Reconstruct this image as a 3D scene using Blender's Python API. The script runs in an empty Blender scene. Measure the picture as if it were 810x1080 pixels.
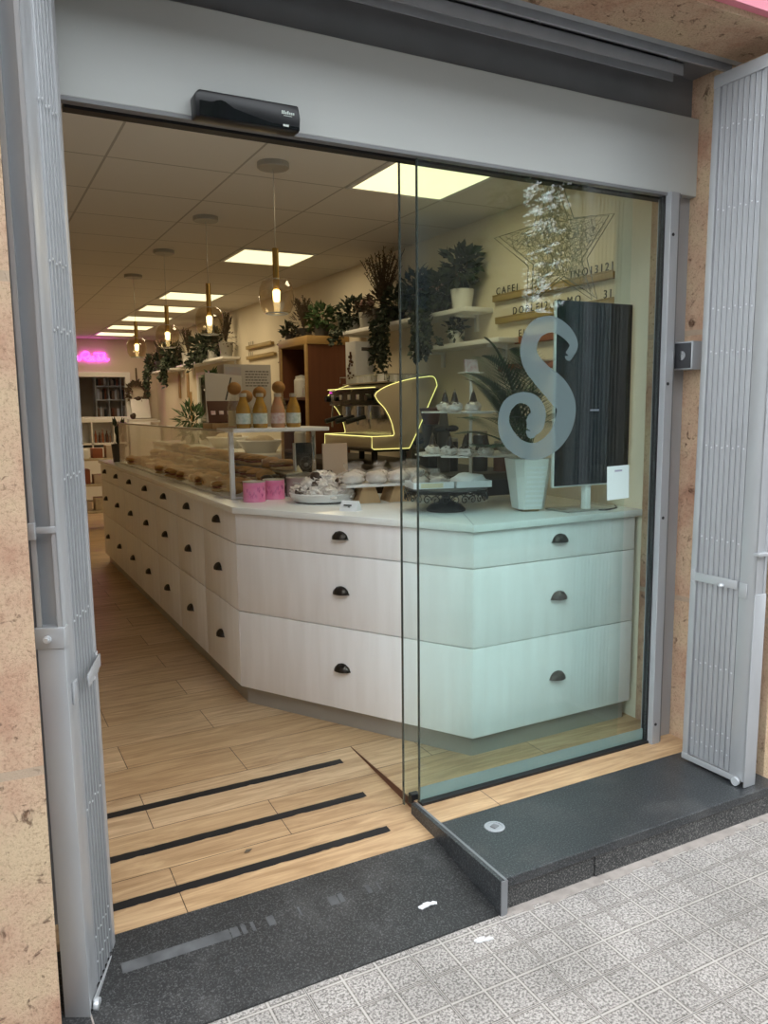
import bpy, bmesh, math, random
from mathutils import Vector, Matrix, noise
R = math.radians
PI = math.pi
sc = bpy.context.scene
col = sc.collection
rnd = random.Random(7)

# ------------------------------------------------------------------ helpers
class MB:
    """collects shapes and links them as one mesh object"""
    def __init__(s):
        s.bm = bmesh.new()
    def _merge(s, b, mtx=None):
        if mtx is not None:
            b.transform(mtx)
        me = bpy.data.meshes.new('tmp'); b.to_mesh(me); b.free()
        s.bm.from_mesh(me); bpy.data.meshes.remove(me)
    def box(s, c, size, rz=0, bev=0.0, rx=0, ry=0, seg=2):
        b = bmesh.new(); bmesh.ops.create_cube(b, size=1)
        bmesh.ops.scale(b, vec=size, verts=b.verts)
        if bev > 0:
            bmesh.ops.bevel(b, geom=b.edges[:], offset=min(bev, min(size) * .45), segments=seg, profile=.5, affect='EDGES')
        m = Matrix.Translation(c) @ Matrix.Rotation(rz, 4, 'Z') @ Matrix.Rotation(ry, 4, 'Y') @ Matrix.Rotation(rx, 4, 'X')
        s._merge(b, m); return s
    def bb(s, x0, x1, y0, y1, z0, z1, bev=0.0):
        return s.box(((x0+x1)/2, (y0+y1)/2, (z0+z1)/2), (abs(x1-x0), abs(y1-y0), abs(z1-z0)), bev=bev)
    def prism(s, poly, z0, z1, bev=0.0, mtx=None):
        b = bmesh.new()
        vs = [b.verts.new((p[0], p[1], z0)) for p in poly]
        f = b.faces.new(vs)
        r = bmesh.ops.extrude_face_region(b, geom=[f])
        bmesh.ops.translate(b, vec=(0, 0, z1-z0), verts=[v for v in r['geom'] if isinstance(v, bmesh.types.BMVert)])
        bmesh.ops.recalc_face_normals(b, faces=b.faces)
        if bev > 0:
            bmesh.ops.bevel(b, geom=b.edges[:], offset=bev, segments=2, profile=.5, affect='EDGES')
        s._merge(b, mtx); return s
    def lathe(s, prof, c=(0, 0, 0), n=24, mtx=None):
        b = bmesh.new(); rings = []
        for r, z in prof:
            if r < 1e-5:
                rings.append([b.verts.new((0, 0, z))])
            else:
                rings.append([b.verts.new((r*math.cos(2*PI*i/n), r*math.sin(2*PI*i/n), z)) for i in range(n)])
        for A, B in zip(rings, rings[1:]):
            if len(A) == 1 and len(B) == 1: continue
            for i in range(n):
                j = (i+1) % n
                if len(A) == 1: b.faces.new((A[0], B[j], B[i]))
                elif len(B) == 1: b.faces.new((A[i], A[j], B[0]))
                else: b.faces.new((A[i], A[j], B[j], B[i]))
        bmesh.ops.recalc_face_normals(b, faces=b.faces)
        m = Matrix.Translation(c)
        if mtx is not None: m = m @ mtx
        s._merge(b, m); return s
    def cyl(s, p0, p1, r0, r1=None, n=12):
        r1 = r0 if r1 is None else r1
        p0, p1 = Vector(p0), Vector(p1); d = p1-p0; L = d.length
        q = d.to_track_quat('Z', 'Y').to_matrix().to_4x4()
        return s.lathe([(0, 0), (r0, 0), (r1, L), (0, L)], p0, n, q)
    def tube(s, pts, r, n=6, closed=False):
        pts = [Vector(p) for p in pts]; b = bmesh.new(); rings = []
        N = len(pts); ref = Vector((0.123, .3, .95)).normalized()
        for i, p in enumerate(pts):
            a = pts[i-1] if (i > 0 or closed) else p
            c = pts[(i+1) % N] if (i < N-1 or closed) else p
            t = (c-a).normalized()
            u = t.cross(ref)
            if u.length < 1e-3: u = t.cross(Vector((1, 0, 0)))
            u.normalize(); v = t.cross(u)
            rr = r[i] if isinstance(r, (list, tuple)) else r
            rings.append([b.verts.new(p+u*rr*math.cos(2*PI*k/n)+v*rr*math.sin(2*PI*k/n)) for k in range(n)])
        for i in range(N if closed else N-1):
            A, B = rings[i], rings[(i+1) % N]
            for k in range(n):
                b.faces.new((A[k], A[(k+1) % n], B[(k+1) % n], B[k]))
        if not closed:
            b.faces.new(rings[0][::-1]); b.faces.new(rings[-1])
        bmesh.ops.recalc_face_normals(b, faces=b.faces)
        s._merge(b); return s
    def blob(s, c, rad, sub=2, amp=0.0, freq=6.0, seed=0, mtx=None):
        b = bmesh.new(); bmesh.ops.create_icosphere(b, subdivisions=sub, radius=1)
        for v in b.verts:
            k = 1+amp*noise.noise(v.co*freq/3+Vector((seed*3.1, seed*1.7, seed)))
            v.co = Vector((v.co.x*rad[0], v.co.y*rad[1], v.co.z*rad[2]))*k
        m = Matrix.Translation(c)
        if mtx is not None: m = m @ mtx
        s._merge(b, m); return s
    def poly(s, pts):
        vs = [s.bm.verts.new(p) for p in pts]
        s.bm.faces.new(vs); return s
    def leaf(s, p, d, up, L, W, fold=.15):
        """a folded leaf, two quads"""
        p = Vector(p); d = Vector(d).normalized(); up = Vector(up)
        sd = d.cross(up)
        if sd.length < 1e-3: sd = d.cross(Vector((1, .2, 0)))
        sd.normalize(); nn = sd.cross(d)
        bv = s.bm.verts.new
        a = bv(p); m = bv(p+d*L*.5-nn*W*fold); t = bv(p+d*L-nn*W*.1)
        l = bv(p+d*L*.45+sd*W*.5); r = bv(p+d*L*.45-sd*W*.5)
        s.bm.faces.new((a, m, l)); s.bm.faces.new((m, t, l)); s.bm.faces.new((a, r, m)); s.bm.faces.new((m, r, t))
        return s
    def build(s, name, mat, parent=None, loc=(0, 0, 0), rz=0, sharp=35, smooth=True):
        me = bpy.data.meshes.new(name); s.bm.to_mesh(me); s.bm.free()
        me.materials.append(mat)
        if smooth:
            me.shade_smooth(); me.set_sharp_from_angle(angle=R(sharp))
        o = bpy.data.objects.new(name, me); col.objects.link(o)
        o.location = loc; o.rotation_euler = (0, 0, rz)
        if parent: o.parent = parent
        return o

def tag(o, label=None, cat=None, group=None, kind=None):
    if label: o['label'] = label
    if cat: o['category'] = cat
    if group: o['group'] = group
    if kind: o['kind'] = kind
    return o
def thing(name, label, cat, loc=(0, 0, 0), rz=0, group=None):
    o = bpy.data.objects.new(name, None); col.objects.link(o)
    o.empty_display_size = .05
    o.location = loc; o.rotation_euler = (0, 0, rz)
    return tag(o, label, cat, group)
def copy_tree(o, loc, rz=None, label=None, parent=None):
    c = o.copy(); col.objects.link(c)
    if parent is None:
        c.location = loc
        if rz is not None: c.rotation_euler = (0, 0, rz)
        if label: c['label'] = label
    else:
        c.parent = parent
    for ch in [k for k in bpy.data.objects if k.parent == o]:
        copy_tree(ch, None, parent=c)
    return c
def struct(o, label=None, cat=None):
    return tag(o, label, cat, kind='structure')
def text_mesh(name, s, size, mat, parent, mtx, extrude=.002, align='LEFT'):
    cu = bpy.data.curves.new('txt', 'FONT'); cu.body = s; cu.size = size; cu.extrude = extrude; cu.align_x = align
    t = bpy.data.objects.new('txt', cu); col.objects.link(t)
    dg = bpy.context.evaluated_depsgraph_get(); dg.update()
    me = bpy.data.meshes.new_from_object(t.evaluated_get(dg))
    bpy.data.objects.remove(t); bpy.data.curves.remove(cu)
    me.name = name; me.materials.clear(); me.materials.append(mat)
    me.transform(mtx)
    o = bpy.data.objects.new(name, me); col.objects.link(o)
    if parent: o.parent = parent
    return o

# ------------------------------------------------------------------ materials
def mat(name, color, rough=.5, metal=0., spec=.5, var=0., vscale=8., stretch=(1, 1, 1), bump=0., bscale=40., coat=0., trans=0., ior=1.45, emit=None, estr=0., sub=0., vcol=None):
    m = bpy.data.materials.new(name); m.use_nodes = True
    nt = m.node_tree; N = nt.nodes; L = nt.links
    b = N['Principled BSDF']
    b.inputs['Base Color'].default_value = (*color, 1)
    b.inputs['Roughness'].default_value = rough
    b.inputs['Metallic'].default_value = metal
    b.inputs['Specular IOR Level'].default_value = spec
    b.inputs['IOR'].default_value = ior
    b.inputs['Coat Weight'].default_value = coat
    b.inputs['Transmission Weight'].default_value = trans
    if sub: b.inputs['Subsurface Weight'].default_value = sub
    if emit:
        b.inputs['Emission Color'].default_value = (*emit, 1); b.inputs['Emission Strength'].default_value = estr
    tc = N.new('ShaderNodeTexCoord'); mp = N.new('ShaderNodeMapping'); mp.inputs['Scale'].default_value = stretch
    L.new(tc.outputs['Object'], mp.inputs['Vector'])
    if var > 0:
        nz = N.new('ShaderNodeTexNoise'); nz.inputs['Scale'].default_value = vscale; nz.inputs['Detail'].default_value = 5
        L.new(mp.outputs['Vector'], nz.inputs['Vector'])
        cr = N.new('ShaderNodeValToRGB')
        cr.color_ramp.elements[0].position = .3; cr.color_ramp.elements[1].position = .7
        c0 = vcol if vcol else tuple(c*(1-var) for c in color)
        cr.color_ramp.elements[0].color = (*c0, 1); cr.color_ramp.elements[1].color = (*color, 1)
        L.new(nz.outputs['Fac'], cr.inputs['Fac']); L.new(cr.outputs['Color'], b.inputs['Base Color'])
    if bump > 0:
        nb = N.new('ShaderNodeTexNoise'); nb.inputs['Scale'].default_value = bscale; nb.inputs['Detail'].default_value = 6
        L.new(mp.outputs['Vector'], nb.inputs['Vector'])
        bp = N.new('ShaderNodeBump'); bp.inputs['Strength'].default_value = bump; bp.inputs['Distance'].default_value = .01
        L.new(nb.outputs['Fac'], bp.inputs['Height']); L.new(bp.outputs['Normal'], b.inputs['Normal'])
    return m
def node(N, t, **kw):
    n = N.new(t)
    for k, v in kw.items():
        if k in n.inputs: n.inputs[k].default_value = v
        else: setattr(n, k, v)
    return n

def thin_glass(name, tint, rough=0., ior=1.5, refl=1.0):
    """sheet glass: tinted straight-through light plus a mirror reflection by Fresnel"""
    m = bpy.data.materials.new(name); m.use_nodes = True
    nt = m.node_tree; N = nt.nodes; L = nt.links; N.clear()
    o = N.new('ShaderNodeOutputMaterial'); mx = N.new('ShaderNodeMixShader')
    t = N.new('ShaderNodeBsdfTransparent'); t.inputs['Color'].default_value = (*tint, 1)
    g = N.new('ShaderNodeBsdfGlossy'); g.inputs['Roughness'].default_value = rough; g.inputs['Color'].default_value = (refl, refl, refl, 1)
    ge = N.new('ShaderNodeNewGeometry'); dt = node(N, 'ShaderNodeVectorMath', operation='DOT_PRODUCT')
    L.new(ge.outputs['Normal'], dt.inputs[0]); L.new(ge.outputs['Incoming'], dt.inputs[1])
    ab = node(N, 'ShaderNodeMath', operation='ABSOLUTE'); L.new(dt.outputs['Value'], ab.inputs[0])
    om = node(N, 'ShaderNodeMath', operation='SUBTRACT'); om.inputs[0].default_value = 1; L.new(ab.outputs[0], om.inputs[1])
    pw = node(N, 'ShaderNodeMath', operation='POWER'); pw.inputs[1].default_value = 5; L.new(om.outputs[0], pw.inputs[0])
    r0 = ((ior-1)/(ior+1))**2
    f = node(N, 'ShaderNodeMath', operation='MULTIPLY_ADD'); f.inputs[1].default_value = 1-r0; f.inputs[2].default_value = r0; L.new(pw.outputs[0], f.inputs[0])
    L.new(f.outputs[0], mx.inputs['Fac']); L.new(t.outputs['BSDF'], mx.inputs[1]); L.new(g.outputs['BSDF'], mx.inputs[2])
    L.new(mx.outputs['Shader'], o.inputs['Surface'])
    return m
def film(name, color, alpha):
    m = bpy.data.materials.new(name); m.use_nodes = True
    nt = m.node_tree; N = nt.nodes; L = nt.links; N.clear()
    o = N.new('ShaderNodeOutputMaterial'); mx = N.new('ShaderNodeMixShader'); mx.inputs['Fac'].default_value = alpha
    t = N.new('ShaderNodeBsdfTransparent'); d = N.new('ShaderNodeBsdfPrincipled'); d.inputs['Base Color'].default_value = (*color, 1); d.inputs['Roughness'].default_value = .5
    L.new(t.outputs['BSDF'], mx.inputs[1]); L.new(d.outputs['BSDF'], mx.inputs[2]); L.new(mx.outputs['Shader'], o.inputs['Surface'])
    return m
def wood_planks():
    m = bpy.data.materials.new('oak_planks'); m.use_nodes = True
    nt = m.node_tree; N = nt.nodes; L = nt.links; b = N['Principled BSDF']; b.inputs['Roughness'].default_value = .42
    tc = N.new('ShaderNodeTexCoord')
    mp = node(N, 'ShaderNodeMapping', Location=(.23, .155, 0)); L.new(tc.outputs['Object'], mp.inputs['Vector'])
    br = node(N, 'ShaderNodeTexBrick', offset=.37, offset_frequency=2, squash=1.0)
    br.inputs['Scale'].default_value = 1; br.inputs['Mortar Size'].default_value = .0016; br.inputs['Brick Width'].default_value = 1.15
    br.inputs['Row Height'].default_value = .245; br.inputs['Mortar Smooth'].default_value = .1
    br.inputs['Color1'].default_value = (.55, .375, .215, 1); br.inputs['Color2'].default_value = (.68, .505, .33, 1)
    br.inputs['Mortar'].default_value = (.08, .05, .03, 1)
    L.new(mp.outputs['Vector'], br.inputs['Vector'])
    m2 = node(N, 'ShaderNodeMapping', Scale=(1.2, 14, 14)); L.new(tc.outputs['Object'], m2.inputs['Vector'])
    nz = node(N, 'ShaderNodeTexNoise', Scale=2.2, Detail=8., Roughness=.65, Distortion=1.2); L.new(m2.outputs['Vector'], nz.inputs['Vector'])
    cr = N.new('ShaderNodeValToRGB'); cr.color_ramp.elements[0].position = .32; cr.color_ramp.elements[1].position = .68
    cr.color_ramp.elements[0].color = (.50, .40, .31, 1); cr.color_ramp.elements[1].color = (1.08, 1.05, 1.0, 1)
    L.new(nz.outputs['Fac'], cr.inputs['Fac'])
    mx = N.new('ShaderNodeMix'); mx.data_type = 'RGBA'; mx.blend_type = 'MULTIPLY'; mx.inputs[0].default_value = .85
    L.new(br.outputs['Color'], mx.inputs[6]); L.new(cr.outputs['Color'], mx.inputs[7]); L.new(mx.outputs[2], b.inputs['Base Color'])
    return m
def paving():
    m = bpy.data.materials.new('sidewalk_tiles'); m.use_nodes = True
    nt = m.node_tree; N = nt.nodes; L = nt.links; b = N['Principled BSDF']; b.inputs['Roughness'].default_value = .85
    tc = N.new('ShaderNodeTexCoord')
    mp = node(N, 'ShaderNodeMapping', Location=(-1.4575+10.65, .663+10.85, 0)); L.new(tc.outputs['Object'], mp.inputs['Vector'])
    def brick(w, h, mort, smooth):
        br = node(N, 'ShaderNodeTexBrick', offset=0., squash=1.0)
        br.inputs['Scale'].default_value = 1; br.inputs['Mortar Size'].default_value = mort; br.inputs['Mortar Smooth'].default_value = smooth
        br.inputs['Brick Width'].default_value = w; br.inputs['Row Height'].default_value = h
        br.inputs['Color1'].default_value = (1, 1, 1, 1); br.inputs['Color2'].default_value = (.82, .82, .82, 1); br.inputs['Mortar'].default_value = (0, 0, 0, 1)
        L.new(mp.outputs['Vector'], br.inputs['Vector']); return br
    b1 = brick(.1065, .1085, .0042, .4); b2 = brick(.3195, .217, .0016, .1)
    edge_shade = brick(.1065, .1085, .0085, .35)
    vo = node(N, 'ShaderNodeTexNoise', Scale=140., Detail=2., Roughness=.7); L.new(tc.outputs['Object'], vo.inputs['Vector'])
    cr = N.new('ShaderNodeValToRGB'); E = cr.color_ramp.elements
    E[0].position = .38; E[0].color = (.145, .134, .126, 1); E[1].position = .60; E[1].color = (.44, .412, .39, 1)
    L.new(vo.outputs['Fac'], cr.inputs['Fac'])
    big = node(N, 'ShaderNodeTexNoise', Scale=3., Detail=4.); L.new(tc.outputs['Object'], big.inputs['Vector'])
    cb = N.new('ShaderNodeValToRGB'); cb.color_ramp.elements[0].color = (.8, .79, .77, 1); cb.color_ramp.elements[1].color = (1.08, 1.06, 1.04, 1)
    cb.color_ramp.elements[0].position = .35; cb.color_ramp.elements[1].position = .65
    L.new(big.outputs['Fac'], cb.inputs['Fac'])
    t1 = N.new('ShaderNodeMix'); t1.data_type = 'RGBA'; t1.blend_type = 'MULTIPLY'; t1.inputs[0].default_value = .5
    L.new(cr.outputs['Color'], t1.inputs[6]); L.new(b1.outputs['Color'], t1.inputs[7])
    rim = N.new('ShaderNodeMix'); rim.data_type = 'RGBA'; rim.blend_type = 'MULTIPLY'; rim.inputs[7].default_value = (.64, .62, .60, 1)  # square edges darkened: relief shadow put into the colour
    L.new(edge_shade.outputs['Fac'], rim.inputs[0]); L.new(t1.outputs[2], rim.inputs[6])
    g = N.new('ShaderNodeMix'); g.data_type = 'RGBA'; g.inputs[7].default_value = (.41, .385, .36, 1)
    L.new(b1.outputs['Fac'], g.inputs[0]); L.new(rim.outputs[2], g.inputs[6])
    h = N.new('ShaderNodeMix'); h.data_type = 'RGBA'; h.inputs[7].default_value = (.16, .15, .145, 1)
    L.new(b2.outputs['Fac'], h.inputs[0]); L.new(g.outputs[2], h.inputs[6])
    k = N.new('ShaderNodeMix'); k.data_type = 'RGBA'; k.blend_type = 'MULTIPLY'; k.inputs[0].default_value = 1
    L.new(h.outputs[2], k.inputs[6]); L.new(cb.outputs['Color'], k.inputs[7]); L.new(k.outputs[2], b.inputs['Base Color'])
    ht = node(N, 'ShaderNodeMath', operation='MULTIPLY'); ht.inputs[1].default_value = -.35
    L.new(b1.outputs['Fac'], ht.inputs[0])
    ad = node(N, 'ShaderNodeMath', operation='ADD'); sm = node(N, 'ShaderNodeMath', operation='MULTIPLY'); sm.inputs[1].default_value = .6
    L.new(vo.outputs['Fac'], sm.inputs[0]); L.new(ht.outputs[0], ad.inputs[0]); L.new(sm.outputs[0], ad.inputs[1])
    bp = node(N, 'ShaderNodeBump', Strength=.7, Distance=.004); L.new(ad.outputs[0], bp.inputs['Height']); L.new(bp.outputs['Normal'], b.inputs['Normal'])
    return m
def granite(name, base, fleck, rough):
    m = bpy.data.materials.new(name); m.use_nodes = True
    nt = m.node_tree; N = nt.nodes; L = nt.links; b = N['Principled BSDF']
    tc = N.new('ShaderNodeTexCoord')
    vo = node(N, 'ShaderNodeTexNoise', Scale=170., Detail=3., Roughness=.8); L.new(tc.outputs['Object'], vo.inputs['Vector'])
    cr = N.new('ShaderNodeValToRGB'); E = cr.color_ramp.elements
    E[0].position = .5; E[0].color = (*base, 1); E[1].position = .68; E[1].color = (*fleck, 1)
    L.new(vo.outputs['Fac'], cr.inputs['Fac'])
    d = node(N, 'ShaderNodeTexNoise', Scale=5., Detail=6., Roughness=.7); L.new(tc.outputs['Object'], d.inputs['Vector'])
    dr = N.new('ShaderNodeValToRGB'); dr.color_ramp.elements[0].position = .5; dr.color_ramp.elements[1].position = .8
    dr.color_ramp.elements[0].color = (0, 0, 0, 1); dr.color_ramp.elements[1].color = (.35, .35, .35, 1)
    L.new(d.outputs['Fac'], dr.inputs['Fac'])
    mx = N.new('ShaderNodeMix'); mx.data_type = 'RGBA'; mx.inputs[7].default_value = (.14, .135, .13, 1)
    L.new(dr.outputs['Color'], mx.inputs[0]); L.new(cr.outputs['Color'], mx.inputs[6]); L.new(mx.outputs[2], b.inputs['Base Color'])
    rr = N.new('ShaderNodeMapRange'); rr.inputs['To Min'].default_value = rough; rr.inputs['To Max'].default_value = rough+.2
    L.new(d.outputs['Fac'], rr.inputs['Value']); L.new(rr.outputs['Result'], b.inputs['Roughness'])
    return m
def stone_blocks():
    m = bpy.data.materials.new('sandstone'); m.use_nodes = True
    nt = m.node_tree; N = nt.nodes; L = nt.links; b = N['Principled BSDF']; b.inputs['Roughness'].default_value = .92
    tc = N.new('ShaderNodeTexCoord')
    n1 = node(N, 'ShaderNodeTexNoise', Scale=3.4, Detail=6., Roughness=.65); L.new(tc.outputs['Object'], n1.inputs['Vector'])
    cr = N.new('ShaderNodeValToRGB'); E = cr.color_ramp.elements
    E[0].position = .36; E[0].color = (.51, .285, .185, 1); E[1].position = .62; E[1].color = (.65, .485, .31, 1)
    e = E.new(.5); e.color = (.62, .42, .28, 1)
    L.new(n1.outputs['Fac'], cr.inputs['Fac'])
    n2 = node(N, 'ShaderNodeTexNoise', Scale=120., Detail=8., Roughness=.85); L.new(tc.outputs['Object'], n2.inputs['Vector'])
    c2 = N.new('ShaderNodeValToRGB'); c2.color_ramp.elements[0].position = .36; c2.color_ramp.elements[1].position = .50
    c2.color_ramp.elements[0].color = (.50, .42, .36, 1); c2.color_ramp.elements[1].color = (1, 1, 1, 1)
    L.new(n2.outputs['Fac'], c2.inputs['Fac'])
    mx = N.new('ShaderNodeMix'); mx.data_type = 'RGBA'; mx.blend_type = 'MULTIPLY'; mx.inputs[0].default_value = .8
    L.new(cr.outputs['Color'], mx.inputs[6]); L.new(c2.outputs['Color'], mx.inputs[7])
    n3 = node(N, 'ShaderNodeTexNoise', Scale=26., Detail=5., Roughness=.7, Distortion=.6); L.new(tc.outputs['Object'], n3.inputs['Vector'])
    c3 = N.new('ShaderNodeValToRGB'); c3.color_ramp.elements[0].position = .30; c3.color_ramp.elements[1].position = .40
    c3.color_ramp.elements[0].color = (.38, .30, .25, 1); c3.color_ramp.elements[1].color = (1, 1, 1, 1); L.new(n3.outputs['Fac'], c3.inputs['Fac'])
    m3 = N.new('ShaderNodeMix'); m3.data_type = 'RGBA'; m3.blend_type = 'MULTIPLY'; m3.inputs[0].default_value = 1
    L.new(mx.outputs[2], m3.inputs[6]); L.new(c3.outputs['Color'], m3.inputs[7]); mx = m3
    # horizontal block joints every 1.12 m
    sp = N.new('ShaderNodeSeparateXYZ'); L.new(tc.outputs['Object'], sp.inputs[0])
    a = node(N, 'ShaderNodeMath', operation='ADD'); a.inputs[1].default_value = .5; L.new(sp.outputs['Z'], a.inputs[0])
    wv = node(N, 'ShaderNodeTexNoise', Scale=4.); L.new(tc.outputs['Object'], wv.inputs['Vector'])
    w2 = node(N, 'ShaderNodeMath', operation='MULTIPLY_ADD'); w2.inputs[1].default_value = .02; L.new(wv.outputs['Fac'], w2.inputs[0]); L.new(a.outputs[0], w2.inputs[2])
    md = node(N, 'ShaderNodeMath', operation='MODULO'); md.inputs[1].default_value = 1.12; L.new(w2.outputs[0], md.inputs[0])
    cp = node(N, 'ShaderNodeMath', operation='LESS_THAN'); cp.inputs[1].default_value = .022; L.new(md.outputs[0], cp.inputs[0])
    jx = N.new('ShaderNodeMix'); jx.data_type = 'RGBA'; jx.inputs[7].default_value = (.50, .37, .26, 1)
    L.new(cp.outputs[0], jx.inputs[0]); L.new(mx.outputs[2], jx.inputs[6]); L.new(jx.outputs[2], b.inputs['Base Color'])
    hs0 = node(N, 'ShaderNodeMath', operation='MULTIPLY_ADD'); hs0.inputs[1].default_value = .5; L.new(n2.outputs['Fac'], hs0.inputs[0]); L.new(c3.outputs['Color'], hs0.inputs[2])
    hs = node(N, 'ShaderNodeMath', operation='SUBTRACT'); L.new(hs0.outputs[0], hs.inputs[0]); L.new(cp.outputs[0], hs.inputs[1])
    bp = node(N, 'ShaderNodeBump', Strength=1., Distance=.016); L.new(hs.outputs[0], bp.inputs['Height']); L.new(bp.outputs['Normal'], b.inputs['Normal'])
    return m
def ceiling_tiles():
    m = bpy.data.materials.new('ceiling_tiles'); m.use_nodes = True
    nt = m.node_tree; N = nt.nodes; L = nt.links; b = N['Principled BSDF']; b.inputs['Roughness'].default_value = .9
    tc = N.new('ShaderNodeTexCoord'); mp = node(N, 'ShaderNodeMapping', Location=(-.06+6, -1.0+5.75, 0)); L.new(tc.outputs['Object'], mp.inputs['Vector'])
    br = node(N, 'ShaderNodeTexBrick', offset=0., squash=1.0)
    br.inputs['Scale'].default_value = 1; br.inputs['Mortar Size'].default_value = .006; br.inputs['Brick Width'].default_value = .6; br.inputs['Row Height'].default_value = .575
    br.inputs['Color1'].default_value = (.72, .68, .62, 1); br.inputs['Color2'].default_value = (.70, .66, .6, 1); br.inputs['Mortar'].default_value = (.42, .39, .34, 1)
    L.new(mp.outputs['Vector'], br.inputs['Vector']); L.new(br.outputs['Color'], b.inputs['Base Color'])
    bp = node(N, 'ShaderNodeBump', Strength=.4, Distance=-.004); L.new(br.outputs['Fac'], bp.inputs['Height']); L.new(bp.outputs['Normal'], b.inputs['Normal'])
    return m

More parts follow.
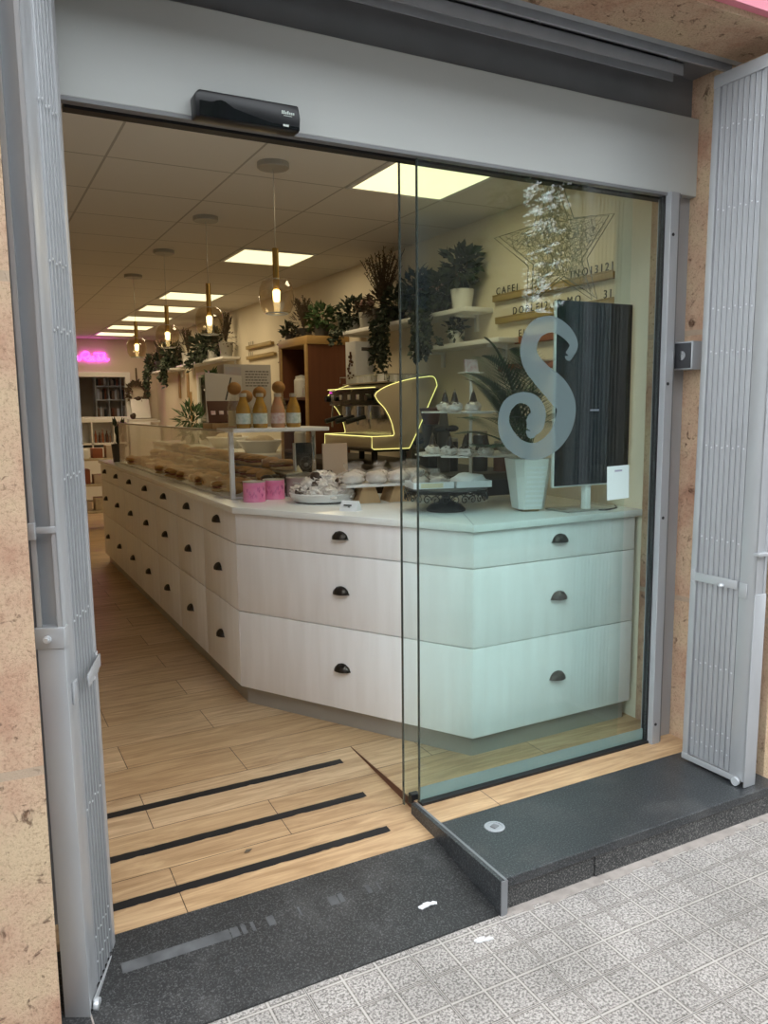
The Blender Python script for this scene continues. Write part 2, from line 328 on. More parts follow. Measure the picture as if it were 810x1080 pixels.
M = dict(
    oak=wood_planks(), paving=paving(), black_granite=granite('black_granite', (.016, .018, .020), (.12, .125, .13), .24),
    stone=stone_blocks(), ceil=ceiling_tiles(),
    granite_plate=granite('granite_plate', (.012, .0125, .013), (.10, .10, .10), .45),
    wall=mat('cream_plaster', (.78, .70, .56), .85, var=.06, vscale=3),
    wall_back=mat('back_plaster', (.72, .62, .52), .85, var=.06, vscale=3),
    steel=mat('painted_steel', (.40, .415, .435), .38, metal=.35, var=.12, vscale=9, stretch=(1, 1, .25)),
    steel_dark=mat('grey_steel_panel', (.23, .235, .245), .45, metal=.3, var=.15, vscale=5),
    steel_edge=mat('steel_edges', (.66, .68, .7), .3, metal=.5),
    header=mat('brushed_header', (.49, .51, .495), .45, metal=.25, var=.05, vscale=2.5, stretch=(.5, 1, 3)),
    gate=mat('silver_gate_paint', (.43, .44, .455), .40, metal=.35, var=.10, vscale=7, stretch=(1, 1, .5)),
    gap_shade_and_plate=mat('gap_shade_and_plate_dark', (.035, .036, .04), .6),  # dark for the slat-gap shade; also the switch plate's own colour
    worn_granite=granite('worn_granite', (.02, .021, .022), (.26, .25, .24), .4),
    rubber=mat('black_rubber', (.012, .012, .013), .5),
    black_plastic=mat('black_plastic', (.011, .012, .014), .32),
    black_matte=mat('black_card', (.010, .010, .011), .7),
    black_gloss=mat('black_gloss', (.006, .007, .009), .06),
    white=mat('white_lacquer', (.80, .79, .77), .35),
    cab=mat('whitewashed_fronts', (.87, .85, .85), .45, var=.10, vscale=5, stretch=(4, 4, .45), vcol=(.80, .775, .765)),
    cab_body=mat('cabinet_body', (.42, .39, .36), .6),
    top=mat('pale_worktop', (.80, .81, .79), .18, var=.03, vscale=12),
    kick=mat('kick_board', (.36, .34, .31), .35, metal=.3, var=.1, vscale=4),
    bronze=mat('dark_bronze', (.045, .038, .032), .35, metal=.8),
    brass=mat('brass', (.55, .36, .12), .3, metal=1.),
    chrome=mat('chrome', (.55, .55, .55), .18, metal=1.),
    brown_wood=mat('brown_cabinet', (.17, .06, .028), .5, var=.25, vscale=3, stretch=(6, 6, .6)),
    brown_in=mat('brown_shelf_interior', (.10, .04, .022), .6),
    oak_trim=mat('oak_edge', (.44, .27, .10), .5, var=.2, vscale=6, stretch=(1, 1, 4)),
    pale_wood=mat('pale_wood', (.50, .33, .17), .55, var=.2, vscale=9, stretch=(4, 1, 1)),
    ledge=mat('letter_ledge_wood', (.40, .28, .11), .5, var=.2, vscale=12, stretch=(1, .4, 3)),
    terracotta=mat('red_brown', (.30, .10, .05), .6),
    leaf=mat('dark_leaf', (.055, .075, .045), .6, var=.5, vscale=30),
    leaf2=mat('green_leaf', (.07, .13, .05), .55, var=.5, vscale=30),
    leaf3=mat('heather', (.13, .095, .06), .7, var=.5, vscale=25),
    palm=mat('palm_leaf', (.05, .095, .045), .45, var=.4, vscale=20),
    stem=mat('plant_stem', (.10, .07, .04), .7),
    soil=mat('soil', (.03, .02, .015), .95),
    flower=mat('pale_pink_flower', (.55, .36, .33), .7),
    pot_grey=mat('zinc_pot', (.42, .41, .38), .45, metal=.4),
    pot_white=mat('white_pot', (.76, .75, .72), .4),
    pot_dark=mat('charcoal_pot', (.05, .048, .046), .5),
    pink=mat('pink_tin', (.86, .22, .44), .35, var=.12, vscale=25, vcol=(.88, .34, .54)),
    pink_dark=mat('pink_print', (.60, .12, .30), .4),
    tin_grey=mat('rose_grey_tin', (.45, .36, .35), .4),
    meringue=mat('meringue', (.84, .80, .76), .45, var=.35, vscale=22, bump=.3, bscale=50, coat=.6, vcol=(.66, .58, .52)),
    choc=mat('chocolate', (.05, .028, .018), .35),
    wrap=film('clear_wrapper', (.72, .66, .62), .16),
    crust=mat('crust', (.60, .33, .11), .6, var=.45, vscale=18, bump=.3),
    crust2=mat('pale_crust', (.74, .52, .26), .6, var=.4, vscale=18, bump=.3),
    cream=mat('cream', (.78, .68, .45), .5),
    filling=mat('filling', (.32, .10, .05), .5, var=.5, vscale=30),
    juice_y=mat('juice_amber', (.48, .26, .04), .2, coat=.5, var=.3, vscale=9, stretch=(1, 1, 3), vcol=(.36, .2, .04)),
    juice_p=mat('juice_rose', (.60, .27, .15), .2, coat=.5, var=.3, vscale=9, stretch=(1, 1, 3), vcol=(.5, .34, .2)),
    label=mat('bottle_label', (.72, .76, .72), .6, var=.35, vscale=60, vcol=(.45, .55, .50)),
    label_p=mat('bottle_label_pink', (.76, .68, .68), .6, var=.35, vscale=60, vcol=(.6, .35, .35)),
    orange=mat('cork_ball', (.42, .22, .07), .6, var=.25, vscale=20, bump=.2),
    capw=mat('bottle_cap', (.55, .5, .42), .4, metal=.4),
    cardboard=mat('grey_card', (.52, .48, .44), .7),
    kraft=mat('beige_card', (.55, .44, .36), .7, var=.06, vscale=4),
    print=mat('printed_lines', (.12, .10, .09), .7),
    paper=mat('white_paper', (.82, .82, .83), .6),
    paper_print=mat('notice_print', (.40, .36, .46), .7),
    machine=mat('machine_champagne', (.60, .52, .38), .35, metal=.2),
    led=mat('yellow_edge_light', (.9, .9, .3), .5, emit=(1., .92, .30), estr=.62),
    panel=mat('light_diffuser', (.9, .88, .8), .5, emit=(1., .90, .50), estr=.6),
    bulb=mat('warm_bulb', (1, .9, .6), .5, emit=(1, .74, .32), estr=2.2),
    neon=mat('pink_neon', (1, .1, .9), .5, emit=(1., .04, .85), estr=3.2),
    glass=thin_glass('door_glass', (.935, .982, .972), ior=1.42),
    edge=mat('glass_edge', (.045, .06, .055), .12, coat=.5),
    clear=thin_glass('clear_glass', (.975, .98, .965)),
    globe=thin_glass('globe_glass', (.90, .83, .70), ior=2.1),
    frost=film('frosted_decal', (.17, .235, .24), .60),
    pale_film=film('pale_band', (.30, .42, .43), .55),
    wire=mat('star_wire', (.30, .30, .24), .4, metal=.6),
    pinkpaint=mat('pink_paint', (.62, .20, .26), .6),
    screen=mat('dark_screen', (.012, .016, .022), .12),
    screen_no_reflection=mat('screen_without_reflection', (.006, .006, .007), .3),
    basket=mat('pale_basket', (.62, .52, .38), .7, var=.25, vscale=25),
    dark_metal=mat('dark_appliance', (.03, .028, .026), .35, metal=.4),
    steel_app=mat('brushed_appliance', (.42, .40, .37), .3, metal=.8),
    books=mat('book_spines', (.30, .18, .12), .7),
    seal=mat('stone_joint', (.33, .29, .26), .9, var=.3, vscale=20, bump=.4),
    litter=mat('crumpled_tissue', (.62, .62, .63), .7),
    worn=mat('worn_grey_strip', (.115, .118, .122), .6, var=.6, vscale=12),
    facade=mat('opposite_facade', (.075, .068, .06), .9, var=.15, vscale=.8),
    window_far=mat('opposite_glass', (.04, .05, .06), .1),
    asphalt=mat('asphalt', (.04, .04, .042), .9, var=.2, vscale=4),
    bark=mat('bark', (.16, .12, .08), .9, var=.4, vscale=8, bump=.5),
    street_leaf=mat('street_leaf', (.07, .12, .035), .6, var=.4, vscale=3),
)

# ------------------------------------------------------------------ the setting
S = -.115                      # pavement level; shop floor is z = 0
YW = -.46                      # street face of the stone front
YB = 11.4                      # back wall
ZC = 2.6
def st(name, mb, m, parent=None, smooth=False, **k):
    o = mb.build(name, m, parent, smooth=smooth, **k)
    if parent is None: struct(o)
    return o
st('sidewalk', MB().bb(-7, 16, -4.6, -.44, S-.12, S), M['paving'])
st('street', MB().bb(-14, 30, -12.9, -4.6, S-.3, S-.14), M['asphalt'])
# shop floor: laminate planks running along the front, cut out for the entrance ramp
fl = MB()
fl.prism([(-.2, .583), (1.384, .583), (1.384, -.147), (2.68, -.147), (2.68, .42), (2.93, .42), (2.93, YB), (-.2, YB)], -.02, 0)
st('floor', fl, M['oak'])
fb = MB(); fb.bb(-.2, 2.93, .60, YB, -.3, -.02); fb.bb(1.386, 2.68, -.14, .60, -.3, -.02); fb.bb(1.39, 1.41, -.14, .583, -.12, -.0005)
wc = MB(); wc.prism([(.583, -.0008), (-.0, -.0008), (-.0, -.042), (.583, -.003)], 0, .003, mtx=Matrix(((0, 0, 1, 1.3805), (1, 0, 0, 0), (0, 1, 0, 0), (0, 0, 0, 1))))
st('trim_5', wc, M['brown_in'])
st('floor_base', fb, M['black_granite'])
# ramp
rp = thing('entrance_ramp', None, None); tag(rp, kind='structure')
w = MB(); w.poly([(.0, .583, -.0005), (.0, -.147, -.05), (1.384, -.147, -.05), (1.384, .583, -.0005)])
st('wood_slope', w, M['oak'], rp)
g = MB()
vs = [(-.0, -.147, -.05), (.0, -.53, S+.006), (1.372, -.53, S+.006), (1.372, -.147, -.05)]
g.poly(vs)
g.poly([(.0, -.53, S+.006), (.0, -.53, S-.05), (1.36, -.53, S-.05), (1.36, -.53, S+.006)])
st('granite_slope', g, M['granite_plate'], rp)
def ramp_z(y):
    return -.0005-(.583-y)*.0495/.73 if y > -.147 else -.05-(-.147-y)*(.065-.006)/.383
for y, x0, x1 in ((.48, .2, 1.295), (.21, .2, 1.268), (-.03, .2, 1.243)):
    s_ = MB(); h = .0185
    rr = random.Random(int(y*100)); n = 60
    top, bot = [], []
    for i in range(n+1):
        x = x0+(x1-x0)*i/n
        top.append((x, y+h+rr.uniform(-.0012, .0012)*(rr.random() < .5))); bot.append((x, y-h+rr.uniform(-.0012, .004)*(rr.random() < .35)))
    for i in range(n):
        q = [bot[i], bot[i+1], top[i+1], top[i]]
        s_.poly([(a, b, ramp_z(b)+.0016) for a, b in q])
    st('anti_slip_strip', s_, M['rubber'], rp)
s_ = MB()
for a, b in ((.28, .585), (.588, .612), (.62, .634), (.65, .66), (.70, .722), (.80, .806), (.90, .93), (.934, .95), (1.03, 1.045), (1.07, 1.076)):
    s_.poly([(a, y, ramp_z(y)+.0012) for y in (-.295,)] + [(b, -.295, ramp_z(-.295)+.0012), (b, -.258, ramp_z(-.258)+.0012), (a, -.258, ramp_z(-.258)+.0012)])
wo = st('worn_strip', s_, M['worn'], rp); wo['label'] = 'worn-off grey anti-slip strip'
s_ = MB(); s_.poly([(.166, -.20, ramp_z(-.2)+.001), (.169, -.20, ramp_z(-.2)+.001), (.197, -.525, ramp_z(-.525)+.001), (.192, -.525, ramp_z(-.525)+.001)])
st('slab_joint', s_, M['seal'], rp)
# raised granite doorstep beside the ramp
ds = thing('door_step', None, None); tag(ds, kind='structure')
st('step_slab', MB().bb(1.386, 2.68, -.53, -.147, -.034, 0, bev=.003), M['black_granite'], ds)
st('step_riser', MB().bb(1.386, 1.757, -.518, -.20, S-.05, -.035).bb(1.761, 2.68, -.522, -.20, S-.05, -.035), M['worn_granite'], ds)
p = MB(); p.prism([(-.535, S-.03), (.02, S-.03), (.02, .0015), (-.535, .0015)], 0, .022, bev=.0015, mtx=Matrix(((0, 0, 1, 1.363), (1, 0, 0, 0), (0, 1, 0, 0), (0, 0, 0, 1))))
st('side_plate', p, M['black_granite'], ds)
st('edge_trim', MB().bb(1.377, 1.386, -.537, .01, .0012, .0028), M['steel_dark'], ds)
st('end_trim', MB().bb(1.365, 1.388, -.5385, -.5352, S, .0), M['steel_dark'], ds)
# mortar fillet where the pavement meets the step
fm = MB(); rr = random.Random(3)
for i in range(40):
    x = 1.40+i*.032; ww = rr.uniform(.025, .05)
    fm.box((x, -.535-ww/2+.02, S-.004), (.036, ww, .016), bev=.004, rz=rr.uniform(-.1, .1))
st('mortar_fillet', fm, M['seal'])
# threshold rail under the glass
st('threshold_rail', MB().bb(1.39, 2.53, -.018, .018, 0, .010), M['rubber'])

# walls
def wall(name, m, *boxes):
    b = MB()
    for q in boxes: b.bb(*q)
    return st(name, b, m)
wall('wall_front_left', M['stone'], (-5, .110, YW, .3, S-.1, 4.2))
wall('wall_front_right', M['stone'], (2.68, 8, YW, .215, S-.1, 4.2))
wall('wall_front_lintel', M['stone'], (.10, 2.68, YW, -.215, 2.715, 4.2))
wall('wall_pilaster', M['wall'], (2.68, 2.93, .215, .425, 0, ZC))
wall('wall_right', M['wall'], (2.93, 3.05, .215, YB, 0, ZC+.1))
wall('wall_left', M['wall'], (-.32, -.2, .3, YB, -.02, ZC+.1))
wall('wall_back', M['wall_back'], (-.2, 1.62, YB, YB+.1, 0, ZC+.1), (2.44, 3.05, YB, YB+.1, 0, ZC+.1), (1.62, 2.44, YB, YB+.1, 2.0, ZC+.1), (1.62, 2.44, YB, YB+.1, 0, 1.34), (.9, 3.2, YB+1.5, YB+1.6, 0, ZC), (.8, .9, YB+.1, YB+1.6, 0, ZC), (3.1, 3.2, YB+.1, YB+1.6, 0, ZC), (.8, 3.2, YB+.1, YB+1.6, ZC, ZC+.1), (.8, 3.2, YB+.1, YB+1.6, -.1, 0))
wall('ceiling', M['ceil'], (-.32, 3.05, .12, YB+.1, ZC, ZC+.08))
wall('wall_front_upper', M['wall'], (-.2, 2.93, .1, .2, ZC-.02, ZC+.6))
# grey soffit above the door and the band behind
wall('trim_1', M['steel_dark'], (.10, 2.68, .02, .10, 2.575, 2.80))
wall('trim_2', M['steel_dark'], (.10, 2.68, -.215, .10, 2.735, 2.80))
wall('trim_3', M['steel'], (.10, 2.68, -.215, -.185, 2.716, 2.736), (.10, 2.68, -.165, -.155, 2.700, 2.736))
# pink band over the stone lintel
wall('trim_4', M['pinkpaint'], (-5, 8, YW-.03, YW, 2.735, 3.2))
# upper storeys overhead, seen by nothing but the daylight
wall('wall_upper_storeys', M['facade'], (-8, 12, YW+.02, .3, 4.2, 11))

# sliding door: header box, jamb, the fixed pane and the sliding leaf parked behind it
hd = thing('door_1', None, None, (0, 0, 0)); tag(hd, kind='structure')
st('header_box', MB().bb(.10, 2.68, -.02, .085, 2.278, 2.576, bev=.003), M['header'], hd)
st('header_lip', MB().bb(.10, 2.60, -.019, .012, 2.268, 2.279), M['steel_dark'], hd)
st('header_gasket', MB().bb(.30, 2.56, .02, .06, 2.262, 2.278), M['rubber'], hd)
j = MB(); j.bb(2.522, 2.566, -.038, .03, 0, 2.28, bev=.002); j.bb(2.566, 2.682, .012, .03, 0, 2.28)
st('jamb', j, M['steel'], hd)
j = MB(); j.bb(2.566, 2.580, -.030, .012, 0, 2.28)
st('jamb_return', j, M['steel_dark'], hd)
j = MB()
for z in (2.117, 1.533, .984, .089): j.cyl((2.538, -.036, z), (2.538, -.040, z), .0065, n=14)
st('jamb_bolts', j, M['rubber'], hd)
st('jamb_gasket', MB().bb(2.517, 2.522, -.010, .02, .01, 2.27), M['rubber'], hd)
j = MB(); j.bb(.10, .165, -.03, .08, ramp_z(0)-.02, 2.28, bev=.002)
st('jamb', j, M['steel_dark'], hd)  # left jamb in darker steel: shadow of the gap put into its colour
fx = st('window_1', MB().bb(1.388, 2.517, -.006, .006, .010, 2.265), M['glass'])
st('pale_band', MB().bb(1.39, 2.51, .0062, .0068, .012, .062), M['pale_film'], fx)  # pale translucent strip along the foot of the pane
st('glass_edge', MB().bb(1.3855, 1.388, -.006, .006, .010, 2.265), M['edge'], fx)
lf = st('door_2', MB().bb(1.349, 2.40, .044, .054, -.012, 2.268), M['glass'])
st('glass_edge', MB().bb(1.3465, 1.349, .043, .055, -.012, 2.268), M['edge'], lf)
st('floor_guide', MB().bb(1.375, 1.412, .034, .064, -.018, .022, bev=.004), M['black_plastic'], lf)
# S-shaped frosted decal, stuck on the street side of the fixed pane
SP = [(2.0458, 1.6369, 0.0379), (2.0695, 1.6791, 0.0409), (2.0304, 1.7243, 0.052), (1.9617, 1.7504, 0.0596), (1.8907, 1.7293, 0.0698), (1.8574, 1.6733, 0.075), (1.8646, 1.6184, 0.081), (1.9177, 1.5635, 0.0908), (1.9915, 1.5074, 0.1073), (2.0374, 1.4499, 0.0942), (2.0276, 1.3794, 0.0915), (1.9796, 1.3163, 0.0791), (1.8993, 1.2805, 0.0662), (1.8199, 1.2958, 0.0621), (1.7651, 1.341, 0.0638), (1.7461, 1.397, 0.0495), (1.7637, 1.4521, 0.0468), (1.8171, 1.4801, 0.039), (1.8767, 1.4674, 0.0537), (1.9045, 1.4258, 0.0714), (1.8894, 1.382, 0.0856), (1.874, 1.3546, 0.0513)]
def catmull(P, n=8):
    out = []
    for i in range(len(P)-1):
        p0, p1, p2, p3 = P[max(i-1, 0)], P[i], P[i+1], P[min(i+2, len(P)-1)]
        for k in range(n):
            t = k/n
            out.append(tuple(.5*(2*b+(c-a)*t+(2*a-5*b+4*c-d)*t*t+(3*b-a-3*c+d)*t**3) for a, b, c, d in zip(p0, p1, p2, p3)))
    out.append(P[-1]); return out
cv = catmull(SP)
# the union of discs along the stroke, rasterised as a fine strip outline
dm = MB(); L_, R_ = [], []
for i, (x, z, w_) in enumerate(cv):
    a = cv[max(i-1, 0)]; b = cv[min(i+1, len(cv)-1)]
    dx, dz = b[0]-a[0], b[1]-a[1]; l = math.hypot(dx, dz) or 1
    L_.append((x-dz/l*w_/2, z+dx/l*w_/2)); R_.append((x+dz/l*w_/2, z-dx/l*w_/2))
for i in range(len(cv)-1):
    q = [L_[i], L_[i+1], R_[i+1], R_[i]]
    dm.poly([(a, -.0068, b) for a, b in q])
def cap(c, w_, a0):
    for k in range(8):
        t0, t1 = a0+PI*k/8, a0+PI*(k+1)/8
        dm.poly([(c[0], -.0068, c[1]), (c[0]+w_/2*math.cos(t0), -.0068, c[1]+w_/2*math.sin(t0)), (c[0]+w_/2*math.cos(t1), -.0068, c[1]+w_/2*math.sin(t1))])
cap(cv[0], cv[0][2], PI+.1); cap(cv[-1], cv[-1][2], PI-.3)
d_ = dm.build('swirl_letter_decal', M['frost'], smooth=False)
tag(d_, 'large frosted S with curled ends on the shop glass', 'decal')

# notice on the glass
nt_ = thing('notice_sheet', 'white notice sheet taped low on the glass beneath the dark screen', 'notice', (2.328, .0075, 1.139))
MB().box((0, 0, 0), (.118, .0012, .136), rz=0, ry=-.03).build('paper', M['paper'], nt_)
MB().box((0, -.0008, .048), (.04, .0004, .008), ry=-.03).build('heading', M['paper_print'], nt_)

# grey gate rail hanging from the soffit, above the door
r_ = thing('gate_rail', 'long grey folded steel rail hung above the door header', 'rail', (1.4, -.10, 2.69))
b = MB(); b.bb(-1.28, 1.07, -.022, -.018, -.022, .022); b.bb(-1.28, 1.07, -.022, .03, .018, .022); b.bb(-1.28, 1.07, .026, .03, -.026, .022)
b.build('channel', M['steel'], r_)
for x in (-1.1, -.35, .4, 1.03): MB().bb(x-.012, x+.012, -.006, .006, .022, .046).build('hanger', M['steel_edge'], r_)
# door sensor on the header
se = thing('door_sensor', 'black motion sensor bar on the grey door header', 'sensor', (.79, -.02, 2.30))
b = MB(); b.prism([(-.155, -.038), (.155, -.038), (.158, .0), (.152, .036), (-.145, .036), (-.157, .022)], 0, .055, bev=.006, mtx=Matrix(((1, 0, 0, 0), (0, 0, -1, 0), (0, 1, 0, 0), (0, 0, 0, 1))))
b.build('housing', M['black_plastic'], se)
b = MB(); pts = []
for i in range(25):
    t = i/24; x = -.145+.297*t
    pts.append((x, .004 if t < .12 else .004+.010*math.sin(min((t-.12)/.2, 1)*PI) - .030*max(0, min((t-.2)/.5, 1)) ))
poly = [(-.145, -.034)]+[(.152, -.034)]+[(x, z) for x, z in pts[::-1]]
b.prism(poly, 0, .004, mtx=Matrix(((1, 0, 0, 0), (0, 0, -1, -.055), (0, 1, 0, 0), (0, 0, 0, 1))))
b.build('lens_cover', M['black_gloss'], se)
b = MB(); rr = random.Random(5)
for i in range(7): b.bb(.098+i*.0058, .102+i*.0058, -.0565, -.055, .006, .012+rr.choice([0, .003]))
b.bb(.104, .130, -.0565, -.055, .001, .0025)
b.build('maker_mark', M['label'], se)
MB().bb(.10, .118, -.0600, -.0588, -.030, -.024, bev=.0005).build('indicator', M['label'], se)
# key switch on the reveal
ks = thing('key_switch', 'small dark square key switch box beside the right gate', 'switch', (2.68, -.05, 1.645))
MB().bb(-.085, -.012, -.057, .04, -.056, .056, bev=.003).bb(-.02, .0, -.03, .02, -.03, .03).build('box', M['steel'], ks)
MB().bb(-.089, -.084, -.050, .034, -.05, .05, bev=.002).build('face_plate', M['gap_shade_and_plate'], ks)
b = MB(); b.cyl((-.093, -.01, 0), (-.088, -.01, 0), .018, n=20); b.bb(-.095, -.092, -.0125, -.0075, -.008, .008)
b.build('key_cylinder', M['chrome'], ks)
# floor lock on the step
lk = thing('floor_lock', 'round metal floor lock set in the black granite step', 'lock', (1.536, -.262, 0))
MB().lathe([(0, .001), (.026, .001), (.026, .003), (.034, .003), (.036, .0015), (.036, 0)], n=28).build('ring', M['steel'], lk)
MB().box((.0, 0, .003), (.026, .022, .003), rz=.4, bev=.001).build('keyhole_plate', M['steel_dark'], lk)
t_ = MB(); rr = random.Random(11)
for i in range(5): t_.blob((rr.uniform(-.025, .025), rr.uniform(-.01, .01), .004), (.016, .009, .005), 1, .5, 12, i)
o = t_.build('tissue', M['litter'], loc=(1.17, -.415, ramp_z(-.415))); tag(o, 'scrap of crumpled white tissue lying on the dark entrance slope', 'litter')
t_ = MB()
for i in range(3): t_.blob((rr.uniform(-.02, .02), rr.uniform(-.008, .008), .003), (.02, .007, .004), 1, .4, 12, i+9)
o = t_.build('tissue', M['litter'], loc=(1.26, -.60, S)); tag(o, 'flattened white tissue scrap on the pavement by the step corner', 'litter')
t_ = MB(); t_.leaf((0, 0, .004), (1, .3, .1), (0, 0, 1), .035, .018, .3)
o = t_.build('fallen_leaf', M['bark'], loc=(.735, .055, ramp_z(.055))); tag(o, 'tiny dry brown leaf on the wooden ramp between black strips', 'leaf')

# ------------------------------------------------------------------ folding gates
def gate(label, loc, rz, side, zb, zt, nch=8, left=False, lean=0):
    """u (local x) runs from the street-side post to the innermost slat; the seen face is at local y = side*0"""
    g = thing('folding_gate', label, 'gate', loc, rz); g.rotation_euler[0] = R(lean)
    s = side
    D = -s                      # away from the seen face
    def bx(b, u0, u1, v0, v1, z0, z1, bev=0.0):
        y0, y1 = D*v0, D*v1
        return b.bb(u0, u1, min(y0, y1), max(y0, y1), z0, z1, bev=bev)
    H = zt-zb
    # post: a U channel open towards the street above the lock, closed below it
    p = MB()
    bx(p, 0, .068, .0, .004, zb+.02, zt, .001); bx(p, 0, .068, .056, .060, zb+.02, zt, .001)
    bx(p, .030 if left else .004, .034 if left else .008, .0, .06, zb+.02, zt, .001)
    bx(p, .0, .004, .0, .012, zb+.02, zt); bx(p, 0, .004, .048, .06, zb+.02, zt)
    p.build('post', M['gate'], g, sharp=25)
    zc = .895 if left else .75
    p = MB(); bx(p, -.003, .003, -.002, .062, zb, zc, .0015); p.build('post_cover', M['gate'], g)
    if left:
        p = MB(); bx(p, -.006, .03, -.004, .066, .885, .937, .002); p.build('clamp', M['gate'], g)
        p = MB(); v = .035
        p.cyl((-.006, D*v, .91), (-.014, D*v, .91), .009, n=12); p.cyl((-.012, D*v, .91), (-.02, D*v, .91), .006, n=6); p.build('bolt', M['steel_edge'], g)
        p = MB(); bx(p, -.004, .0, .0, .06, 1.165, 1.18, .001); p.build('strap', M['gate'], g)
        p = MB(); bx(p, -.01, .004, .045, .062, 1.15, 1.19, .002); p.build('bracket', M['gate'], g)
    else:
        p = MB(); bx(p, -.016, .012, -.006, .05, .895, .907, .001); p.build('bracket', M['gate'], g)
    # slats
    pitch = .0236; u = .072
    for k in range(nch):
        c = MB()
        bx(c, u, u+.0165, .002, .040, zb+.035, zt-.02, .001)
        bx(c, u+.0150, u+.0168, -.003, .006, zb+.035, zt-.02, .0006)
        o = c.build('slat', M['gate'], g, sharp=25)
        u += pitch
    b = MB(); bx(b, .070, u, .0045, .012, zb+.04, zt-.03); b.build('gap_shade_and_plate', M['gap_shade_and_plate'], g, smooth=False)  # dark sheet behind the slats imitates the shade in their gaps
    e = MB(); bx(e, u, u+.028, -.003, .045, zb+.02, zt, .002); e.build('end_bar', M['gate'], g, sharp=25)
    uend = u+.028
    # rows of rivets across the slats
    for z in (zb+.10, zb+.17, .43, .93, 1.285, 1.64, 1.80, 2.16, 2.45):
        r = MB()
        for k in range(nch):
            r.blob((.072+pitch*k+.008, -D*.002, z+.008*(k % 2)), (.0036, .0022, .0036), 1)
        r.build('rivet_row', M['steel_edge'], g)
    # bottom and top rails, wheel
    b = MB(); bx(b, .02, uend, -.006, -.002, zb+.012, zb+.034, .001); bx(b, .02, uend, -.006, .045, zb+.010, zb+.014, .001); b.build('bottom_rail', M['gate'], g)
    b = MB(); bx(b, .0, uend, -.006, .06, zt-.03, zt+.015, .002); b.build('top_rail', M['gate'], g)
    b = MB(); y = -D*.010
    b.cyl((.03, y-.006, zb+.016), (.03, y+.006, zb+.016), .016, n=16); b.build('wheel', M['steel_edge'], g)
    # lock bar across the slats
    zz = .775
    b = MB(); L0 = .06
    if left:
        b.box((.148, -D*.022, zz+.005), (.178, .004, .034), rz=s*-.12, bev=.001)
    else:
        b.box((.165, -D*.008, zz), (.19, .005, .034), bev=.001)
    b.build('lock_bar', M['gate'], g)
    b = MB(); b.blob((.135, -D*.016, zz-.012), (.012, .012, .008), 2); b.cyl((.135, -D*.008, zz-.012), (.135, -D*.026, zz-.012), .005); b.build('latch_knob', M['steel_edge'], g)
    b = MB(); bx(b, .03, .066, -.006, 0, zz-.045, zz+.012, .002); b.build('catch', M['gate'], g)
    b = MB(); bx(b, uend-.026, uend-.004, -.007, -.003, zz-.03, zz+.03, .001)
    for z in (-.02, .018): b.blob((uend-.014, -D*.008, zz+z), (.004, .003, .004), 1)
    b.build('hinge_plate', M['gate'], g)
    return g
gate('silver folding gate pushed back against the left stone wall', (.181, -.392, 0), math.atan2(.915, .402), -1, -.095, 2.66, nch=6, left=True, lean=-.3)
gate('silver folding gate folded up on the black granite step at right', (2.527, -.490, 0), R(91.2), 1, .002, 2.635, lean=.6)

# ------------------------------------------------------------------ the long counter
A = Vector((1.125, 1.29)); B = Vector((1.765, .212)); Cc = Vector((2.648, .222)); FARY = 5.532
ZB, Z1, Z2, ZT = .092, .473, .803, .955
def cup_pull(parent, loc, rz=0):
    b = bmesh.new(); n, k = 18, 7
    W, H_, D_ = .0395, .034, .027
    grid = []
    for i in range(n+1):
        a = PI*i/n
        row = []
        for j in range(k+1):
            e = PI/2*j/k
            rib = 1+.06*math.cos(i*2*PI/3) if 0 < j < k else 1
            row.append(b.verts.new((W*math.cos(a), -D_*math.sin(e)*math.sin(a)*rib-.0015, H_*math.sin(a)*math.cos(e)*rib)))
        grid.append(row)
    for i in range(n):
        for j in range(k):
            try: b.faces.new((grid[i][j], grid[i+1][j], grid[i+1][j+1], grid[i][j+1]))
            except ValueError: pass
    bmesh.ops.remove_doubles(b, verts=b.verts, dist=1e-5)
    bmesh.ops.recalc_face_normals(b, faces=b.faces)
    bmesh.ops.solidify(b, geom=b.faces[:], thickness=-.002)
    mb = MB(); mb._merge(b)
    mb.bb(-.0435, .0435, -.0025, 0, -.002, .004, bev=.001)
    mb.blob((-.036, -.003, .004), (.004, .003, .004), 1).blob((.036, -.003, .004), (.004, .003, .004), 1)
    return mb.build('handle', M['bronze'], parent, loc=loc, rz=rz, sharp=60)
def drawer_unit(label, loc, rz, w, hx, carcass, kick, group=None):
    """local x runs along the front, the front looks to local -y"""
    t = thing('drawer_cabinet', label, 'cabinet', loc, rz, group)
    c = MB(); c.prism(carcass, ZB, ZT-.001); c.build('carcass', M['cab_body'], t, smooth=False)
    k = MB(); k.prism(kick, 0, ZB); k.build('kickboard', M['kick'], t, smooth=False)
    for z0, z1, zh in ((ZB, Z1-.002, .273), (Z1+.002, Z2-.002, .628), (Z2+.002, ZT-.004, .876)):
        d = MB().bb(.0018, w-.0018, 0, .018, z0, z1, bev=.0015).build('drawer', M['cab'], t, sharp=25)
        cup_pull(d, (hx, 0, zh))
    return t
